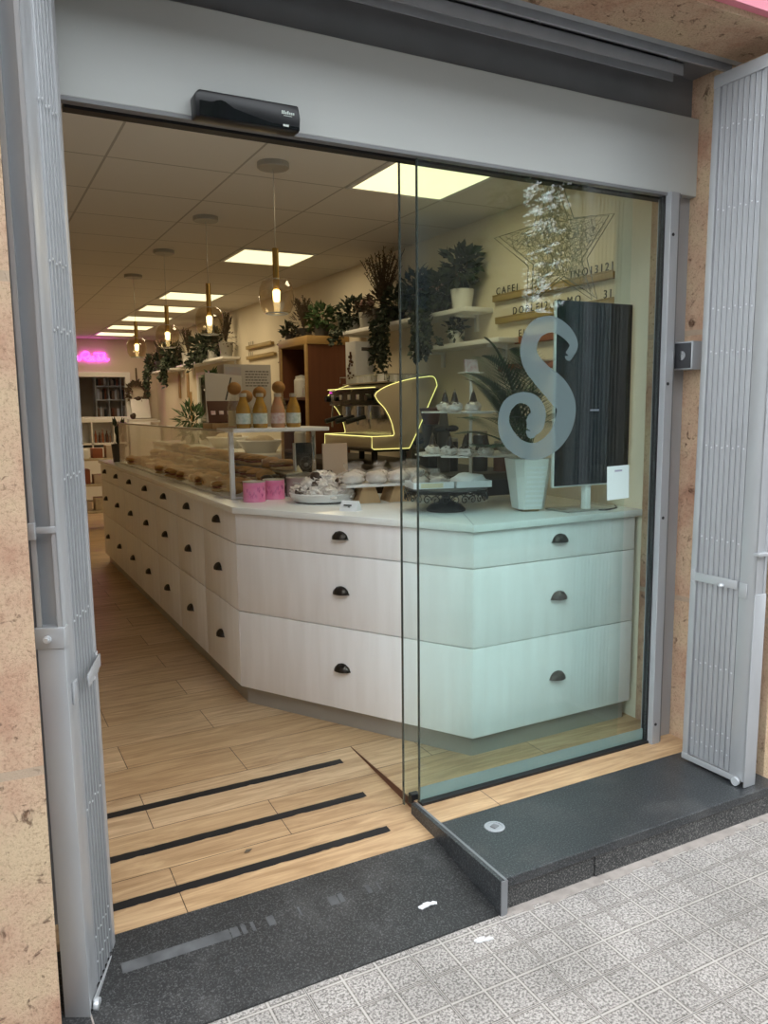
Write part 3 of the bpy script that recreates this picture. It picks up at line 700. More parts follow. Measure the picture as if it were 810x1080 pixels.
# along the aisle: seven equal units; local x = -y of the room, so rz = -90 deg
W_ = .606
first = drawer_unit('whitewashed drawer unit facing the aisle, nearest the door', (1.125, 1.29+W_, 0), R(-90), W_, .30,
    [(0, .019), (W_-.006, .019), (W_-.20, .50), (0, .50)], [(0, .036), (W_-.012, .036), (W_-.20, .5), (0, .5)], 'drawer units along the aisle')
proto = drawer_unit('whitewashed drawer unit facing the aisle, second from the door', (1.125, 1.29+2*W_, 0), R(-90), W_, .287,
    [(0, .019), (W_, .019), (W_, .56), (0, .56)], [(0, .036), (W_, .036), (W_, .56), (0, .56)], 'drawer units along the aisle')
ords = ['third', 'fourth', 'fifth', 'sixth']
for i in range(2, 7):
    lab = 'whitewashed drawer unit facing the aisle, ' + (ords[i-2]+' from the door' if i < 6 else 'at the far end by the dark plant')
    copy_tree(proto, (1.125, 1.29+(i+1)*W_, 0), label=lab)
# corner units
dAB = (B-A); LAB = dAB.length; aAB = math.atan2(dAB.y, dAB.x)
def loc2(P, O, a):
    v = Vector(P)-Vector(O); c_, s_ = math.cos(a), math.sin(a)
    return (v.x*c_+v.y*s_, -v.x*s_+v.y*c_)
n1 = Vector((1, 0)); n2 = Vector((-dAB.y, dAB.x)).normalized(); n3 = Vector((0, 1))
def off(P, na, nb, d):
    """point d inside both faces that meet at P"""
    m = (na+nb); k = d/(1+na.dot(nb)); return P+m*k
def trap(d0, d1, P, na, nb, Q, nc, nd, O, a):
    return [loc2(off(P, na, nb, d0), O, a), loc2(off(Q, nc, nd, d0), O, a), loc2(off(Q, nc, nd, d1), O, a), loc2(off(P, na, nb, d1), O, a)]
drawer_unit('wide whitewashed drawer unit set at an angle between aisle and shop window', (A.x, A.y, 0), aAB, LAB, .6095,
    trap(.019, .45, A, n1, n2, B, n2, n3, A, aAB), trap(.035, .45, A, n1, n2, B, n2, n3, A, aAB))
aBC = math.atan2(Cc.y-B.y, Cc.x-B.x); LBC = (Cc-B).length
n3 = Vector((-(Cc-B).y, (Cc-B).x)).normalized(); nR = Vector((-1, 0))
tb = [loc2(off(B, n2, n3, .019), B, aBC), (LBC, .019), (LBC, .55), loc2(off(B, n2, n3, .45), B, aBC)]
tk = [loc2(off(B, n2, n3, .035), B, aBC), (LBC-.01, .035), (LBC-.01, .5), loc2(off(B, n2, n3, .45), B, aBC)]
drawer_unit('whitewashed drawer unit facing the street behind the shop glass', (B.x, B.y, 0), aBC, LBC, .443, tb, tk)
# continuous worktop
o_ = -.018
P1 = off(A, n1, n2, o_); P2 = off(B, n2, n3, o_)
wt = MB(); wt.prism([(A.x+o_, FARY+.02), (P1.x, P1.y), (P2.x, P2.y), (2.672, Cc.y+o_), (2.672, 1.0), (2.32, 1.02), (1.76, 1.72), (1.72, 1.9), (1.72, FARY+.02)], ZT, .985, bev=.0025)
w_ = wt.build('worktop', M['top'], sharp=25); tag(w_, 'pale continuous worktop bending round the drawer counter', 'worktop')
sm = MB(); d2 = Vector((2.02, .72))
nn = (d2-P2).normalized(); q = Vector((-nn.y, nn.x))*.0012
sm.poly([(P2.x+q.x+nn.x*.004, P2.y+q.y+nn.y*.004, .9853), (P2.x-q.x+nn.x*.004, P2.y-q.y+nn.y*.004, .9853), (d2.x-q.x, d2.y-q.y, .9853), (d2.x+q.x, d2.y+q.y, .9853)])
sm.build('joint', M['steel_dark'], w_, smooth=False)
ZW = .985

# ------------------------------------------------------------------ glass display case and what stands on it
GX0, GX1, GY0, GY1, GZ = 1.205, 1.68, 1.60, 4.93, 1.352
ca = thing('display_case', 'long glass display case of pastries on the aisle counter', 'display case', (GX0, GY0, ZW))
Lc = GY1-GY0; Dc = GX1-GX0; Hc = GZ-ZW
MB().bb(0, .007, .02, Lc, .012, Hc-.02).build('front_glass', M['clear'], ca, smooth=False)
MB().bb(.022, Dc-.01, 0.002, .008, .012, Hc-.02).build('end_glass', M['clear'], ca, smooth=False)
MB().bb(0, Dc-.01, Lc-.006, Lc, .012, Hc-.02).build('end_glass', M['clear'], ca, smooth=False)
MB().bb(0, Dc, .17, Lc, Hc-.020, Hc-.012).build('top_glass', M['clear'], ca, smooth=False)
MB().bb(-.006, .018, -.006, .018, 0, Hc-.02, bev=.002).build('corner_post', M['white'], ca)
MB().bb(-.02, .50, -.13, .17, Hc-.020, Hc, bev=.003).build('top_shelf', M['white'], ca)
MB().bb(Dc-.02, Dc, -.0, .018, 0, Hc-.02, bev=.002).build('corner_post', M['chrome'], ca)
MB().bb(-.004, Dc, 0, Lc, 0, .012, bev=.002).build('base', M['white'], ca)
MB().bb(-.002, .010, .17, Lc, Hc-.022, Hc-.010, bev=.002).build('top_rail', M['steel_app'], ca)
for yy in (1.33, 1.70, 2.55): MB().bb(.008, Dc-.02, yy, yy+.005, .012, Hc-.022).build('divider', M['clear'], ca, smooth=False)
MB().prism([(.20, .012), (.46, .012), (.46, .115), (.315, .115), (.315, .06), (.20, .06)], .03, Lc-.03, mtx=Matrix(((1, 0, 0, 0), (0, 0, 1, 0), (0, 1, 0, 0), (0, 0, 0, 1)))).build('stepped_shelf', M['steel_app'], ca, smooth=False)

# pastries
def pastry_bun():
    o = MB().blob((0, 0, .034), (.062, .05, .036), 2, .12, 5, 3).build('bread_roll', M['crust'])
    return tag(o, 'x', 'pastry', 'pastries in the glass case')
def pastry_sandwich():
    t = thing('sandwich', 'x', 'sandwich', group='sandwiches in the glass case')
    MB().blob((0, 0, .014), (.085, .034, .016), 2, .1, 5, 8).build('bread', M['crust2'], t)
    MB().blob((0, 0, .030), (.084, .040, .009), 2, .35, 14, 5).build('filling', M['filling'], t)
    MB().blob((0, 0, .046), (.088, .036, .020), 2, .1, 5, 1).build('bread', M['crust'], t)
    return t
def pastry_square():
    t = thing('cake_slice', 'x', 'cake', group='cake slices in the glass case')
    MB().box((0, 0, .018), (.075, .06, .034), bev=.006).build('sponge', M['crust2'], t)
    MB().box((0, 0, .040), (.074, .059, .012), bev=.005).build('topping', M['cream'], t)
    return t
protos = [pastry_bun(), pastry_sandwich(), pastry_square()]
rr = random.Random(21); used = [False]*3
names = ['golden bread roll', 'long filled sandwich roll', 'square cream-topped cake slice']
rows = [(1.262, .0, "case's front row"), (1.36, .0, "case's second row"), (1.462, .0485, "case's third row"), (1.59, .104, "case's back row")]
pl = []
for ri, (rx_, dz, rn) in enumerate(rows):
    y = GY0+.14+ri*.04
    while y < GY1-.15:
        k = rr.choices([0, 1, 2], [.34, .36, .30])[0]
        pl.append((rx_+rr.uniform(-.012, .012), y, ZW+.0125+dz, k, rn)); y += rr.uniform(.115, .165)
cnt = {}
for x, y, z, k, rn in pl: cnt[(k, rn)] = cnt.get((k, rn), 0)+1
seen = {}
ordn = ['first', 'second', 'third', 'fourth', 'fifth', 'sixth', 'seventh', 'eighth', 'ninth', 'tenth', 'eleventh', 'twelfth', 'thirteenth', 'fourteenth', 'fifteenth', 'sixteenth', 'seventeenth', 'eighteenth', 'nineteenth', 'twentieth', 'twenty-first', 'twenty-second', 'twenty-third']
for x, y, z, k, rn in pl:
    i = seen.get((k, rn), 0); seen[(k, rn)] = i+1
    lab = f'{names[k]}, {ordn[i]} such from the street in the {rn}'
    rz = rr.uniform(-.8, .8)+(0 if k else PI/2)
    if not used[k]:
        o = protos[k]; used[k] = True; o.location = (x, y, z); o.rotation_euler = (0, 0, rz); o['label'] = lab
    else:
        o = copy_tree(protos[k], (x, y, z), rz, lab)
    if dz and k != 2: pass
# dark chocolate cakes and a pale tray by the near end of the case
t_ = thing('cake_tray', 'pale tray of dark chocolate cakes at the near end of the glass case', 'tray', (1.53, 1.70, ZW+.0125))
MB().box((0, 0, .05), (.26, .16, .012), bev=.004, rx=.12).build('tray', M['white'], t_)
for i in range(5):
    MB().blob((-.10+i*.05, -.01+.02*(i % 2), .075), (.034, .04, .024), 2, .3, 9, i).build('chocolate_cake', M['choc'], t_)
MB().lathe([(0, .0), (.03, 0), (.026, .02), (.016, .035), (.006, .055), (0, .06)], n=14, c=(.09, .02, .085)).build('whipped_cream', M['cream'], t_)

# juice bottles on the white shelf
def bottle(label, loc, juice, lab):
    t = thing('juice_bottle', label, 'bottle', loc, group='juice bottles on the glass case')
    MB().lathe([(0, 0), (.034, 0), (.037, .006), (.037, .085), (.034, .105), (.022, .135), (.0175, .15), (.0175, .158), (0, .158)], n=24).build('body', M[juice], t)
    MB().lathe([(.0376, .022), (.0379, .026), (.0379, .072), (.0376, .075)], n=24).build('label', M[lab], t)
    MB().lathe([(0, .176), (.018, .176), (.0195, .172), (.0195, .158), (0, .158)], n=20).build('cap', M['capw'], t)
    return t
bz = GZ
for x, y, j, lb, tx in ((1.262, 1.545, 'juice_y', 'label', 'amber juice bottle with green label, first from the corner post'), (1.348, 1.535, 'juice_y', 'label', 'amber juice bottle with pale label, second from the corner post'),
                        (1.452, 1.555, 'juice_p', 'label_p', 'rose juice bottle with pink label, third from the corner post'), (1.535, 1.548, 'juice_y', 'label', 'amber juice bottle at the right end of the white shelf')):
    bottle(tx, (x, y, bz), j, lb)
def carafe(label, loc, h, body):
    t = thing('carafe', label, 'carafe', loc, group='ball-topped carafes behind the juice bottles')
    MB().lathe([(0, 0), (.038, 0), (.041, .01), (.041, h*.62), (.024, h*.88), (.022, h), (.019, h), (.021, h*.88), (.037, h*.6), (.037, .008), (0, .008)], n=24).build('body', M['clear'], t)
    MB().lathe([(0, .009), (.035, .009), (.036, h*.5), (0, h*.5)], n=20).build('contents', M[body], t)
    MB().blob((0, 0, h+.026), (.036, .036, .034), 3).build('ball_stopper', M['orange'], t)
    return t
for x, y, h, bd, tx in ((1.268, 1.70, .178, 'cream', 'tall ball-topped carafe nearest the corner post'), (1.305, 1.625, .135, 'cream', 'short ball-topped carafe with the lowest ball'),
                        (1.405, 1.70, .155, 'juice_p', 'ball-topped carafe of red and white sweets'), (1.52, 1.72, .185, 'cream', 'tallest ball-topped carafe at the right of the shelf')):
    carafe(tx, (x, y, GZ-.0 if y < 1.77 else GZ-.012), h, bd)
# tilted price stand, wooden board and printed box on the glass top
bd = MB().bb(-.16, .16, -.10, .10, 0, .032, bev=.004).build('wooden_board', M['pale_wood'], loc=(1.365, 2.02, GZ-.012)); tag(bd, 'thick wooden board lying on the glass case top', 'board')
pr = thing('price_stand', 'tilted brown and grey stand with pale round pictures on the glass case', 'stand', (1.300, 2.0, GZ+.020))
MB().box((0, .0, .135), (.21, .014, .285), rx=-.30, ry=.08).build('back_panel', M['cardboard'], pr)
MB().box((0, -.028, .062), (.21, .010, .125), rx=-.30, bev=.002).build('dark_panel', M['brown_in'], pr)
for i in range(4): MB().box((-.075+i*.046, -.0365, .058), (.026, .003, .022), rx=-.30, bev=.001).build('picture', M['label_p'], pr)
MB().box((.03, .012, .19), (.008, .006, .14), rx=-.30, ry=.35).build('pen', M['rubber'], pr)
gb = thing('printed_box', 'grey cardboard box printed with text, behind the bottles', 'box', (1.52, 2.30, GZ-.012), R(-3))
MB().bb(-.125, .165, 0, .16, 0, .375, bev=.002).build('carton', M['cardboard'], gb)
MB().bb(-.116, -.02, -.0012, 0, .23, .36).build('picture_panel', mat('printed_blue', (.42, .47, .52), .6, var=.4, vscale=9, vcol=(.5, .38, .36)), gb)
b = MB(); rr = random.Random(2)
for r_i in range(6):
    x = .005
    while x < .14:
        l = rr.uniform(.008, .022); b.bb(x, min(x+l, .15), -.0012, 0, .33-r_i*.017, .336-r_i*.017); x += l+.005
b.build('printed_lines', M['print'], gb, smooth=False)
# dark plant pot at the far end
def spiky(name, label, cat, loc, pot_r, pot_h, n, L_, m, potm, group=None, seed=1, spread=.35):
    t = thing(name, label, cat, loc, group=group)
    MB().lathe([(0, 0), (pot_r*.8, 0), (pot_r, pot_h), (pot_r*.9, pot_h), (pot_r*.86, pot_h*.9), (0, pot_h*.9)], n=20).build('pot', M[potm], t)
    b = MB(); rr = random.Random(seed)
    for i in range(n):
        a = rr.uniform(0, 2*PI); s_ = rr.uniform(.2, 1)*spread; l = L_*rr.uniform(.6, 1)
        pts = [(math.cos(a)*s_*l*(q**1.5), math.sin(a)*s_*l*(q**1.5), pot_h*.85+l*q) for q in (0, .35, .7, 1)]
        for p0, p1 in zip(pts, pts[1:]):
            d = Vector(p1)-Vector(p0); b.leaf(p0, d, (math.cos(a+1.2), math.sin(a+1.2), .2), d.length*1.3, .035)
    b.build('foliage', M[m], t, smooth=False)
    return t
spiky('potted_plant', 'dark spiky plant in a charcoal pot at the far counter end', 'plant', (1.235, 5.16, ZW), .062, .16, 14, .26, 'leaf', 'pot_dark', seed=4, spread=.3)

# ------------------------------------------------------------------ ceiling lights and pendants
def ceil_light(label, x0, y0, group=None):
    t = thing('ceiling_light', label, 'ceiling light', (x0+.29, y0+.28, ZC), group='square light panels in the ceiling')
    b = MB()
    for q in ((-.295, -.270, -.282, .282), (.270, .295, -.282, .282), (-.295, .295, -.282, -.258), (-.295, .295, .258, .282)):
        b.bb(q[0], q[1], q[2], q[3], -.008, .0)
    b.build('frame', M['white'], t)
    MB().bb(-.272, .272, -.26, .26, -.006, -.001).build('diffuser', M['panel'], t, smooth=False)
    ld = bpy.data.lights.new('panel_lamp', 'AREA'); ld.shape = 'SQUARE'; ld.size = .52; ld.energy = 2.9; ld.color = (1., .80, .50)
    lo = bpy.data.objects.new('panel_lamp', ld); col.objects.link(lo); lo.parent = t; lo.location = (0, 0, -.010)
    return t
lab = ['square lit ceiling panel above the shop glass, nearest the street', 'second lit ceiling panel from the street, behind the nearest pendant',
       'third lit ceiling panel from the street', 'fourth lit ceiling panel from the street', 'fifth lit ceiling panel from the street', 'sixth lit ceiling panel from the street', 'seventh and farthest lit ceiling panel by the neon wall']
l0 = ceil_light(lab[0], 1.87, 1.0)
for i, y in enumerate((3.315, 5.65, 6.76, 7.90, 9.04, 10.12)):
    copy_tree(l0, (1.87+.29, y+.28, ZC), label=lab[i+1])
p0 = thing('pendant_lamp', 'clear glass pendant lamp nearest the street', 'pendant lamp', (1.38, 1.335, ZC), group='glass pendants over the counter')
MB().lathe([(0, 0), (.075, 0), (.075, -.022), (.07, -.026), (0, -.026)], n=32).build('canopy', M['pot_grey'], p0)
MB().cyl((0, 0, -.026), (0, 0, -.40), .0018, n=8).build('cord', M['steel_app'], p0)
MB().lathe([(0, -.39), (.015, -.39), (.015, -.58), (0, -.58)], n=20).build('stem', M['brass'], p0)
gp = [(.016, -.53), (.05, -.533), (.070, -.548), (.082, -.58), (.085, -.615), (.080, -.655), (.066, -.688), (.052, -.695)]
MB().lathe(gp, n=36).build('glass_shade', M['globe'], p0)
MB().lathe([(.049, -.692), (.0545, -.692), (.0545, -.698), (.049, -.698), (.049, -.692)], n=36).lathe([(.014, -.528), (.017, -.528), (.017, -.534), (.014, -.534)], n=24).build('shade_rim', M['steel_edge'], p0)
MB().lathe([(0, -.58), (.014, -.583), (.019, -.592), (.016, -.630), (.012, -.640), (0, -.642)], n=18).build('bulb', M['bulb'], p0)
for y, l in ((2.52, 'second clear glass pendant lamp from the street'), (3.65, 'third clear glass pendant lamp from the street'), (4.83, 'farthest clear glass pendant lamp by the end of the glass case')):
    copy_tree(p0, (1.38, y, ZC), label=l)

# ------------------------------------------------------------------ wall shelves
def wall_shelf(label, y0, y1, ztop, d=.21):
    t = thing('plant_shelf', label, 'shelf', (2.93, y0, ztop))
    MB().bb(-d, 0, 0, y1-y0, -.028, 0, bev=.003).build('board', M['white'], t)
    for yy in (.15, y1-y0-.18):
        MB().bb(-.02, 0, yy, yy+.03, -.13, -.028, bev=.002).bb(-d+.04, 0, yy+.005, yy+.025, -.045, -.028, bev=.002).build('bracket', M['white'], t)
    return t
wall_shelf('white plant shelf high on the wall behind the shop glass', 1.72, 3.58, 2.05)
wall_shelf('short white shelf under the plant shelf, with a white pot', 1.42, 2.45, 1.845, .18)
wall_shelf('white plant shelf above the framed mirror', 6.78, 9.05, 2.06)
wall_shelf('farthest white plant shelf near the neon wall', 9.4, 11.0, 2.05)

# ------------------------------------------------------------------ plants
def pot(t, r, h, m, square=False):
    MB().lathe([(0, 0), (r*.78, 0), (r, h), (r*.93, h), (r*.9, h*.92), (0, h*.92)], n=24).build('pot', M[m], t)
def bush(label, loc, r, h, pm, R_, n, L_, W_, m='leaf', seed=1, stretch=(1, 1, .8), zoff=.06, group=None, trail=0, tl=.4, cat='plant', name='potted_plant', flowers=0):
    t = thing(name, label, cat, loc, group=group); pot(t, r, h, pm)
    n = int(n*1.9); L_ *= 1.12; W_ *= 1.15; trail = int(trail*1.7)
    rr = random.Random(seed); b = MB()
    c = Vector((0, 0, h+zoff))
    for i in range(n):
        v = Vector((rr.gauss(0, 1), rr.gauss(0, 1), rr.gauss(0, 1))).normalized()*R_*(rr.random()**.4)
        p = c+Vector((v.x*stretch[0], v.y*stretch[1], v.z*stretch[2]))
        if p.z < h*.6 and math.hypot(p.x, p.y) < r: continue
        if p.z < .02: continue
        if loc[0]+p.x > 2.915: p.x = 2.915-loc[0]-.01
        d = (v.normalized()+Vector((rr.uniform(-.6, .6), rr.uniform(-.6, .6), rr.uniform(-.5, .5))))
        if loc[0]+p.x > 2.86: d.x = -abs(d.x)
        if p.z < .08: d.z = abs(d.z)
        b.leaf(p, d, (rr.uniform(-1, 1), rr.uniform(-1, 1), 1), L_*rr.uniform(.6, 1.1), W_*rr.uniform(.7, 1.1))
    for k in range(trail):
        a = rr.uniform(PI*.5, PI*1.5) if loc[0] > 2.6 else rr.uniform(0, 2*PI)
        p = Vector((math.cos(a)*r*.95, math.sin(a)*r*.8, h)); l = tl*rr.uniform(.55, 1); s_ = 0
        dx = rr.uniform(.2, .5)*.06
        while s_ < l:
            q = p+Vector((math.cos(a)*dx+rr.uniform(-.02, .02), math.sin(a)*dx*1.5+rr.uniform(-.02, .02), -s_))
            if q.z < .03 and loc[0] > 2.6: q.x = min(q.x, 2.693-loc[0]-rr.random()*.05)
            b.leaf(q, (rr.uniform(-1, .2), rr.uniform(-1, 1), rr.uniform(-.9, .3)), (rr.uniform(-1, 1), rr.uniform(-1, 1), .4), L_*.8*rr.uniform(.6, 1.1), W_*.8)
            s_ += L_*.2
    b.build('foliage', M[m], t, smooth=False)
    st_ = MB()
    for k in range(7):
        a = k*.9; st_.tube([(0, 0, h*.8), (math.cos(a)*R_*.25, math.sin(a)*R_*.25, h+zoff*.6), (math.cos(a)*R_*.5*stretch[0]*.9, math.sin(a)*R_*.5, h+zoff+R_*.3)], .003, 5)
    st_.build('stems', M['stem'], t)
    if flowers:
        f = MB()
        for k in range(flowers):
            a = rr.uniform(0, 2*PI); f.blob((math.cos(a)*R_*.6*stretch[0], math.sin(a)*R_*.6, h+zoff+rr.uniform(.1, .5)*R_), (.022, .022, .018), 1, .3, 9, k)
        f.build('flowers', M['flower'], t)
    return t
def heather(label, loc, r, h, pm, H_, n, spread, m='leaf3', seed=1, group=None, low=60):
    n = int(n*2.1); low *= 2; t = thing('heather_plant', label, 'plant', loc, group=group); pot(t, r, h, pm)
    rr = random.Random(seed); b = MB(); s_ = MB()
    for i in range(n):
        a = rr.uniform(0, 2*PI); q = rr.uniform(.1, 1)*spread; l = H_*rr.uniform(.55, 1)
        cx, cy = math.cos(a)*q*l*.7, math.sin(a)*q*l
        if loc[0]+cx > 2.9: cx = 2.9-loc[0]
        pts = [(cx*u**1.4, cy*u**1.4, h*.85+l*u) for u in (0, .25, .5, .75, 1)]
        s_.tube(pts, .0025, 4)
        for k in range(int(l/.014)):
            u = .18+.82*k/(l/.014); p = Vector((cx*u**1.4, cy*u**1.4, h*.85+l*u))
            b.leaf(p, (rr.uniform(-1, 1), rr.uniform(-1, 1), rr.uniform(.2, 1.2)), (rr.uniform(-1, 1), rr.uniform(-1, 1), .2), .024, .009)
    for i in range(low):
        v = Vector((rr.gauss(0, 1), rr.gauss(0, 1), rr.gauss(0, .6))).normalized()*r*1.5
        if loc[0]+v.x > 2.9: v.x = -abs(v.x)
        b.leaf((v.x, v.y, h+.02+v.z), v, (0, 0, 1), .05, .028)
    s_.build('stems', M['stem'], t); b.build('foliage', M[m], t, smooth=False)
    return t
ZS = 2.05
# on the shelf behind the glass, from the street inwards
bush('leafy plant in a white square-shouldered pot, nearest the street on the plant shelf', (2.82, 1.90, ZS), .075, .125, 'pot_white', .15, 90, .075, .06, 'leaf', 31, (.6, 1.05, .85), .13)
bush('dark plant with vines hanging far down below the plant shelf', (2.80, 2.13, ZS), .065, .11, 'pot_dark', .13, 80, .06, .045, 'leaf', 32, (.6, .9, .8), .04, trail=9, tl=.46, flowers=5, name='trailing_plant')
bush('bushy dark plant with pink blossom beside the hanging vines', (2.81, 2.42, ZS), .085, .12, 'pot_dark', .17, 150, .07, .04, 'leaf', 33, (.55, 1.05, 1.0), .04, flowers=6)
bush('trailing plant at the edge of the glass, vines hanging to the coffee machine', (2.79, 2.72, ZS), .07, .11, 'pot_dark', .12, 110, .05, .032, 'leaf', 34, (.7, .9, .8), .03, trail=10, tl=.52, name='trailing_plant')
heather('tall twiggy heather in a dark pot, left of the sheet glass edge', (2.80, 2.93, ZS), .08, .12, 'pot_dark', .44, 34, .62, 'leaf3', 35, low=120)
bush('small plant with pale blossom in a zinc pot between heather and wooden cabinet', (2.81, 3.22, ZS), .062, .125, 'pot_grey', .085, 60, .045, .03, 'leaf3', 36, (.8, 1, .8), .04, flowers=8)
bush('bushy green plant hanging over the inner end of the plant shelf', (2.80, 3.45, ZS), .065, .11, 'pot_white', .15, 150, .05, .035, 'leaf', 37, (.65, 1.1, .9), .02, trail=7, tl=.22)
bush('small white pot with a drooping plant on the short lower shelf', (2.84, 2.0, 1.845), .055, .085, 'pot_white', .07, 26, .05, .03, 'leaf', 38, (.8, 1.2, .6), .03, trail=2, tl=.12)
# on the far shelves
bush('bushy dark plant, nearest the street on the shelf above the mirror', (2.81, 7.55, 2.06), .09, .13, 'pot_white', .22, 130, .09, .06, 'leaf', 41, (.6, 1.25, .8), .06, trail=3, tl=.2)
heather('tall twiggy heather in a zinc pot on the shelf above the mirror', (2.81, 6.93, 2.06), .085, .17, 'pot_grey', .38, 26, .40, 'leaf3', 42)
bush('round leafy plant hanging over the middle of the shelf above the mirror', (2.80, 8.05, 2.06), .08, .13, 'pot_grey', .21, 120, .09, .05, 'leaf', 43, (.6, 1.2, .85), .03, trail=5, tl=.28)
heather('twiggy heather in a pale pot at the inner end of the mirror shelf', (2.81, 8.72, 2.06), .09, .16, 'pot_white', .36, 26, .5, 'leaf3', 44)
bush('green trailing plant at the street end of the farthest shelf', (2.80, 9.6, 2.05), .09, .14, 'pot_grey', .22, 130, .10, .06, 'leaf', 45, (.6, 1.1, .8), .05, trail=7, tl=.42, name='trailing_plant')
heather('twiggy heather on the farthest shelf near the neon wall', (2.81, 10.45, 2.05), .10, .15, 'pot_dark', .36, 28, .5, 'leaf3', 46)
bush('trailing plant at the neon wall end of the farthest shelf', (2.80, 10.8, 2.05), .09, .12, 'pot_white', .19, 110, .10, .06, 'leaf', 47, (.6, 1, .8), .0, trail=8, tl=.5, name='trailing_plant')

# ------------------------------------------------------------------ letter ledges on the wall
LR = {'C': 0}
TX = Matrix(((0, 0, -1, 0), (-1, 0, 0, 0), (0, 1, 0, 0), (0, 0, 0, 1)))
def ledge(label, y0, y1, z, words, m='ledge', x=2.93, size=.058, group=None):
    """y0 is the street end; words = [(text, y of its first letter)]"""
    t = thing('letter_ledge', label, 'ledge', (x, y0, z), group=group)
    MB().bb(-.035, 0, 0, y1-y0, -.032, 0, bev=.003).bb(-.037, -.031, 0, y1-y0, 0, .007, bev=.001).build('rail', M[m], t)
    for w, yy in words:
        text_mesh('lettering', w, size, M['rubber'], t, Matrix.Translation((-.020, yy-y0, .010)) @ TX, .0015)
    return t
ledge('topmost wooden letter ledge on the wall behind the star', .665, 1.685, 2.108, [('C A F E I', 1.665), ('I N O I 3 I 2 I', 1.0)])
ledge('second wooden letter ledge, its price just above the dark screen', .655, 1.655, 1.975, [('D O B L E I 2 . 6 I', 1.50), ('M O', 1.02), ('3 I', .745)])
ledge('third wooden letter ledge, partly hidden by the frosted S', .66, 1.46, 1.842, [('E L', 1.66-.22), ('I I', 1.12)], 'terracotta')
ledge('lowest wooden letter ledge beside the palm leaves', .66, 1.62, 1.69, [('C', 1.60)], 'terracotta')
ledge('upper empty letter ledge left of the brown cabinet', 5.62, 6.46, 2.145, [('I I  I  I I', 6.4)], 'ledge')
ledge('lower empty letter ledge left of the brown cabinet', 5.55, 6.46, 2.030, [('I  I I  I', 6.4)], 'ledge')

# ------------------------------------------------------------------ framed mirror on the right wall and far wall items
mi = thing('wall_mirror', 'tall white-framed opening with greenery on the right wall', 'mirror', (2.93, 7.35, 0))
b = MB(); b.bb(-.03, 0, 0, .06, .9, 1.95, bev=.003).bb(-.03, 0, 1.27, 1.33, .9, 1.95, bev=.003).bb(-.03, 0, .06, 1.27, 1.88, 1.95, bev=.003)
b.build('frame', M['white'], mi)
MB().bb(-.008, 0, .06, 1.27, .9, 1.88).build('mirror_glass', mat('aged_mirror', (.30, .30, .22), .12, metal=1.), mi)
bush('green fern in a pale pot standing before the framed mirror', (2.56, 7.7, 1.02), .10, .16, 'pot_white', .22, 80, .14, .035, 'leaf2', 51, (.7, 1, .9), .10, name='potted_fern')
bush('green fern hanging before the top of the framed mirror', (2.78, 7.45, 1.70), .06, .09, 'pot_grey', .11, 70, .09, .03, 'leaf2', 52, (.7, 1, .5), .05, name='potted_fern')
hs = thing('hanging_shelf', 'small shelf under the fern by the mirror', 'shelf', (2.93, 7.45, 1.70)); MB().bb(-.24, 0, -.10, .10, -.02, 0).build('board', M['white'], hs)
fp = MB().bb(-.012, 0, 0, .10, 0, .42, bev=.002).build('wall_panel', M['oak_trim'], loc=(2.93, 9.08, 1.28)); tag(fp, 'narrow brown panel hung on the wall beyond the mirror', 'panel')
for i, (yy, lb) in enumerate(((9.75, 'left'), (9.25, 'right'))):
    t = thing('hanging_ornament', f'pale hanging ornament below the far plant shelf, {lb} of two', 'ornament', (2.93, yy, 1.62))
    MB().bb(-.02, 0, -.05, .05, 0, .36, bev=.004).build('board', M['pale_wood'], t); MB().cyl((-.01, 0, .36), (-.01, 0, .40), .004).build('cord', M['stem'], t)
# neon sign
ne = thing('neon_sign', 'bright pink neon handwriting on the back wall', 'neon sign', (1.93, YB-.02, 2.30))
def stroke(fn, n=40): return [fn(i/n) for i in range(n+1)]
b = MB()
def nz(px, pz): return (px, 0, pz)
P_ = [(-.27, -.05), (-.25, -.02), (-.235, .02), (-.22, -.045), (-.19, -.03), (-.165, .05), (-.10, .09), (-.055, .055), (-.09, .0), (-.15, -.005), (-.085, -.05), (-.05, -.045), (-.03, -.01), (-.045, .012), (-.055, -.02), (-.03, -.05), (.0, -.035), (.015, .0), (.0, .014), (-.012, -.02), (.012, -.05), (.04, -.03)]
b.tube([nz(x, z) for x, z in catmull([(x, z) for x, z in P_], 4)], .007, 6)
b.build('tube', M['neon'], ne)
b = MB(); b.tube([nz(x, z) for x, z in catmull([(.02, .065), (.08, .072), (.14, .068), (.17, .075)], 4)], .007, 6); b.build('tube', M['neon'], ne)
P_ = [(.09, .07), (.075, .0), (.065, -.05), (.09, -.04), (.115, -.005), (.10, .01), (.095, -.03), (.12, -.048), (.15, -.02), (.165, .02), (.19, .075), (.18, .02), (.165, -.045), (.185, -.005), (.205, -.01), (.185, -.022), (.21, -.05), (.235, -.04), (.25, -.02)]
b = MB(); b.tube([nz(x, z) for x, z in catmull(P_, 4)], .007, 6); b.build('tube', M['neon'], ne)
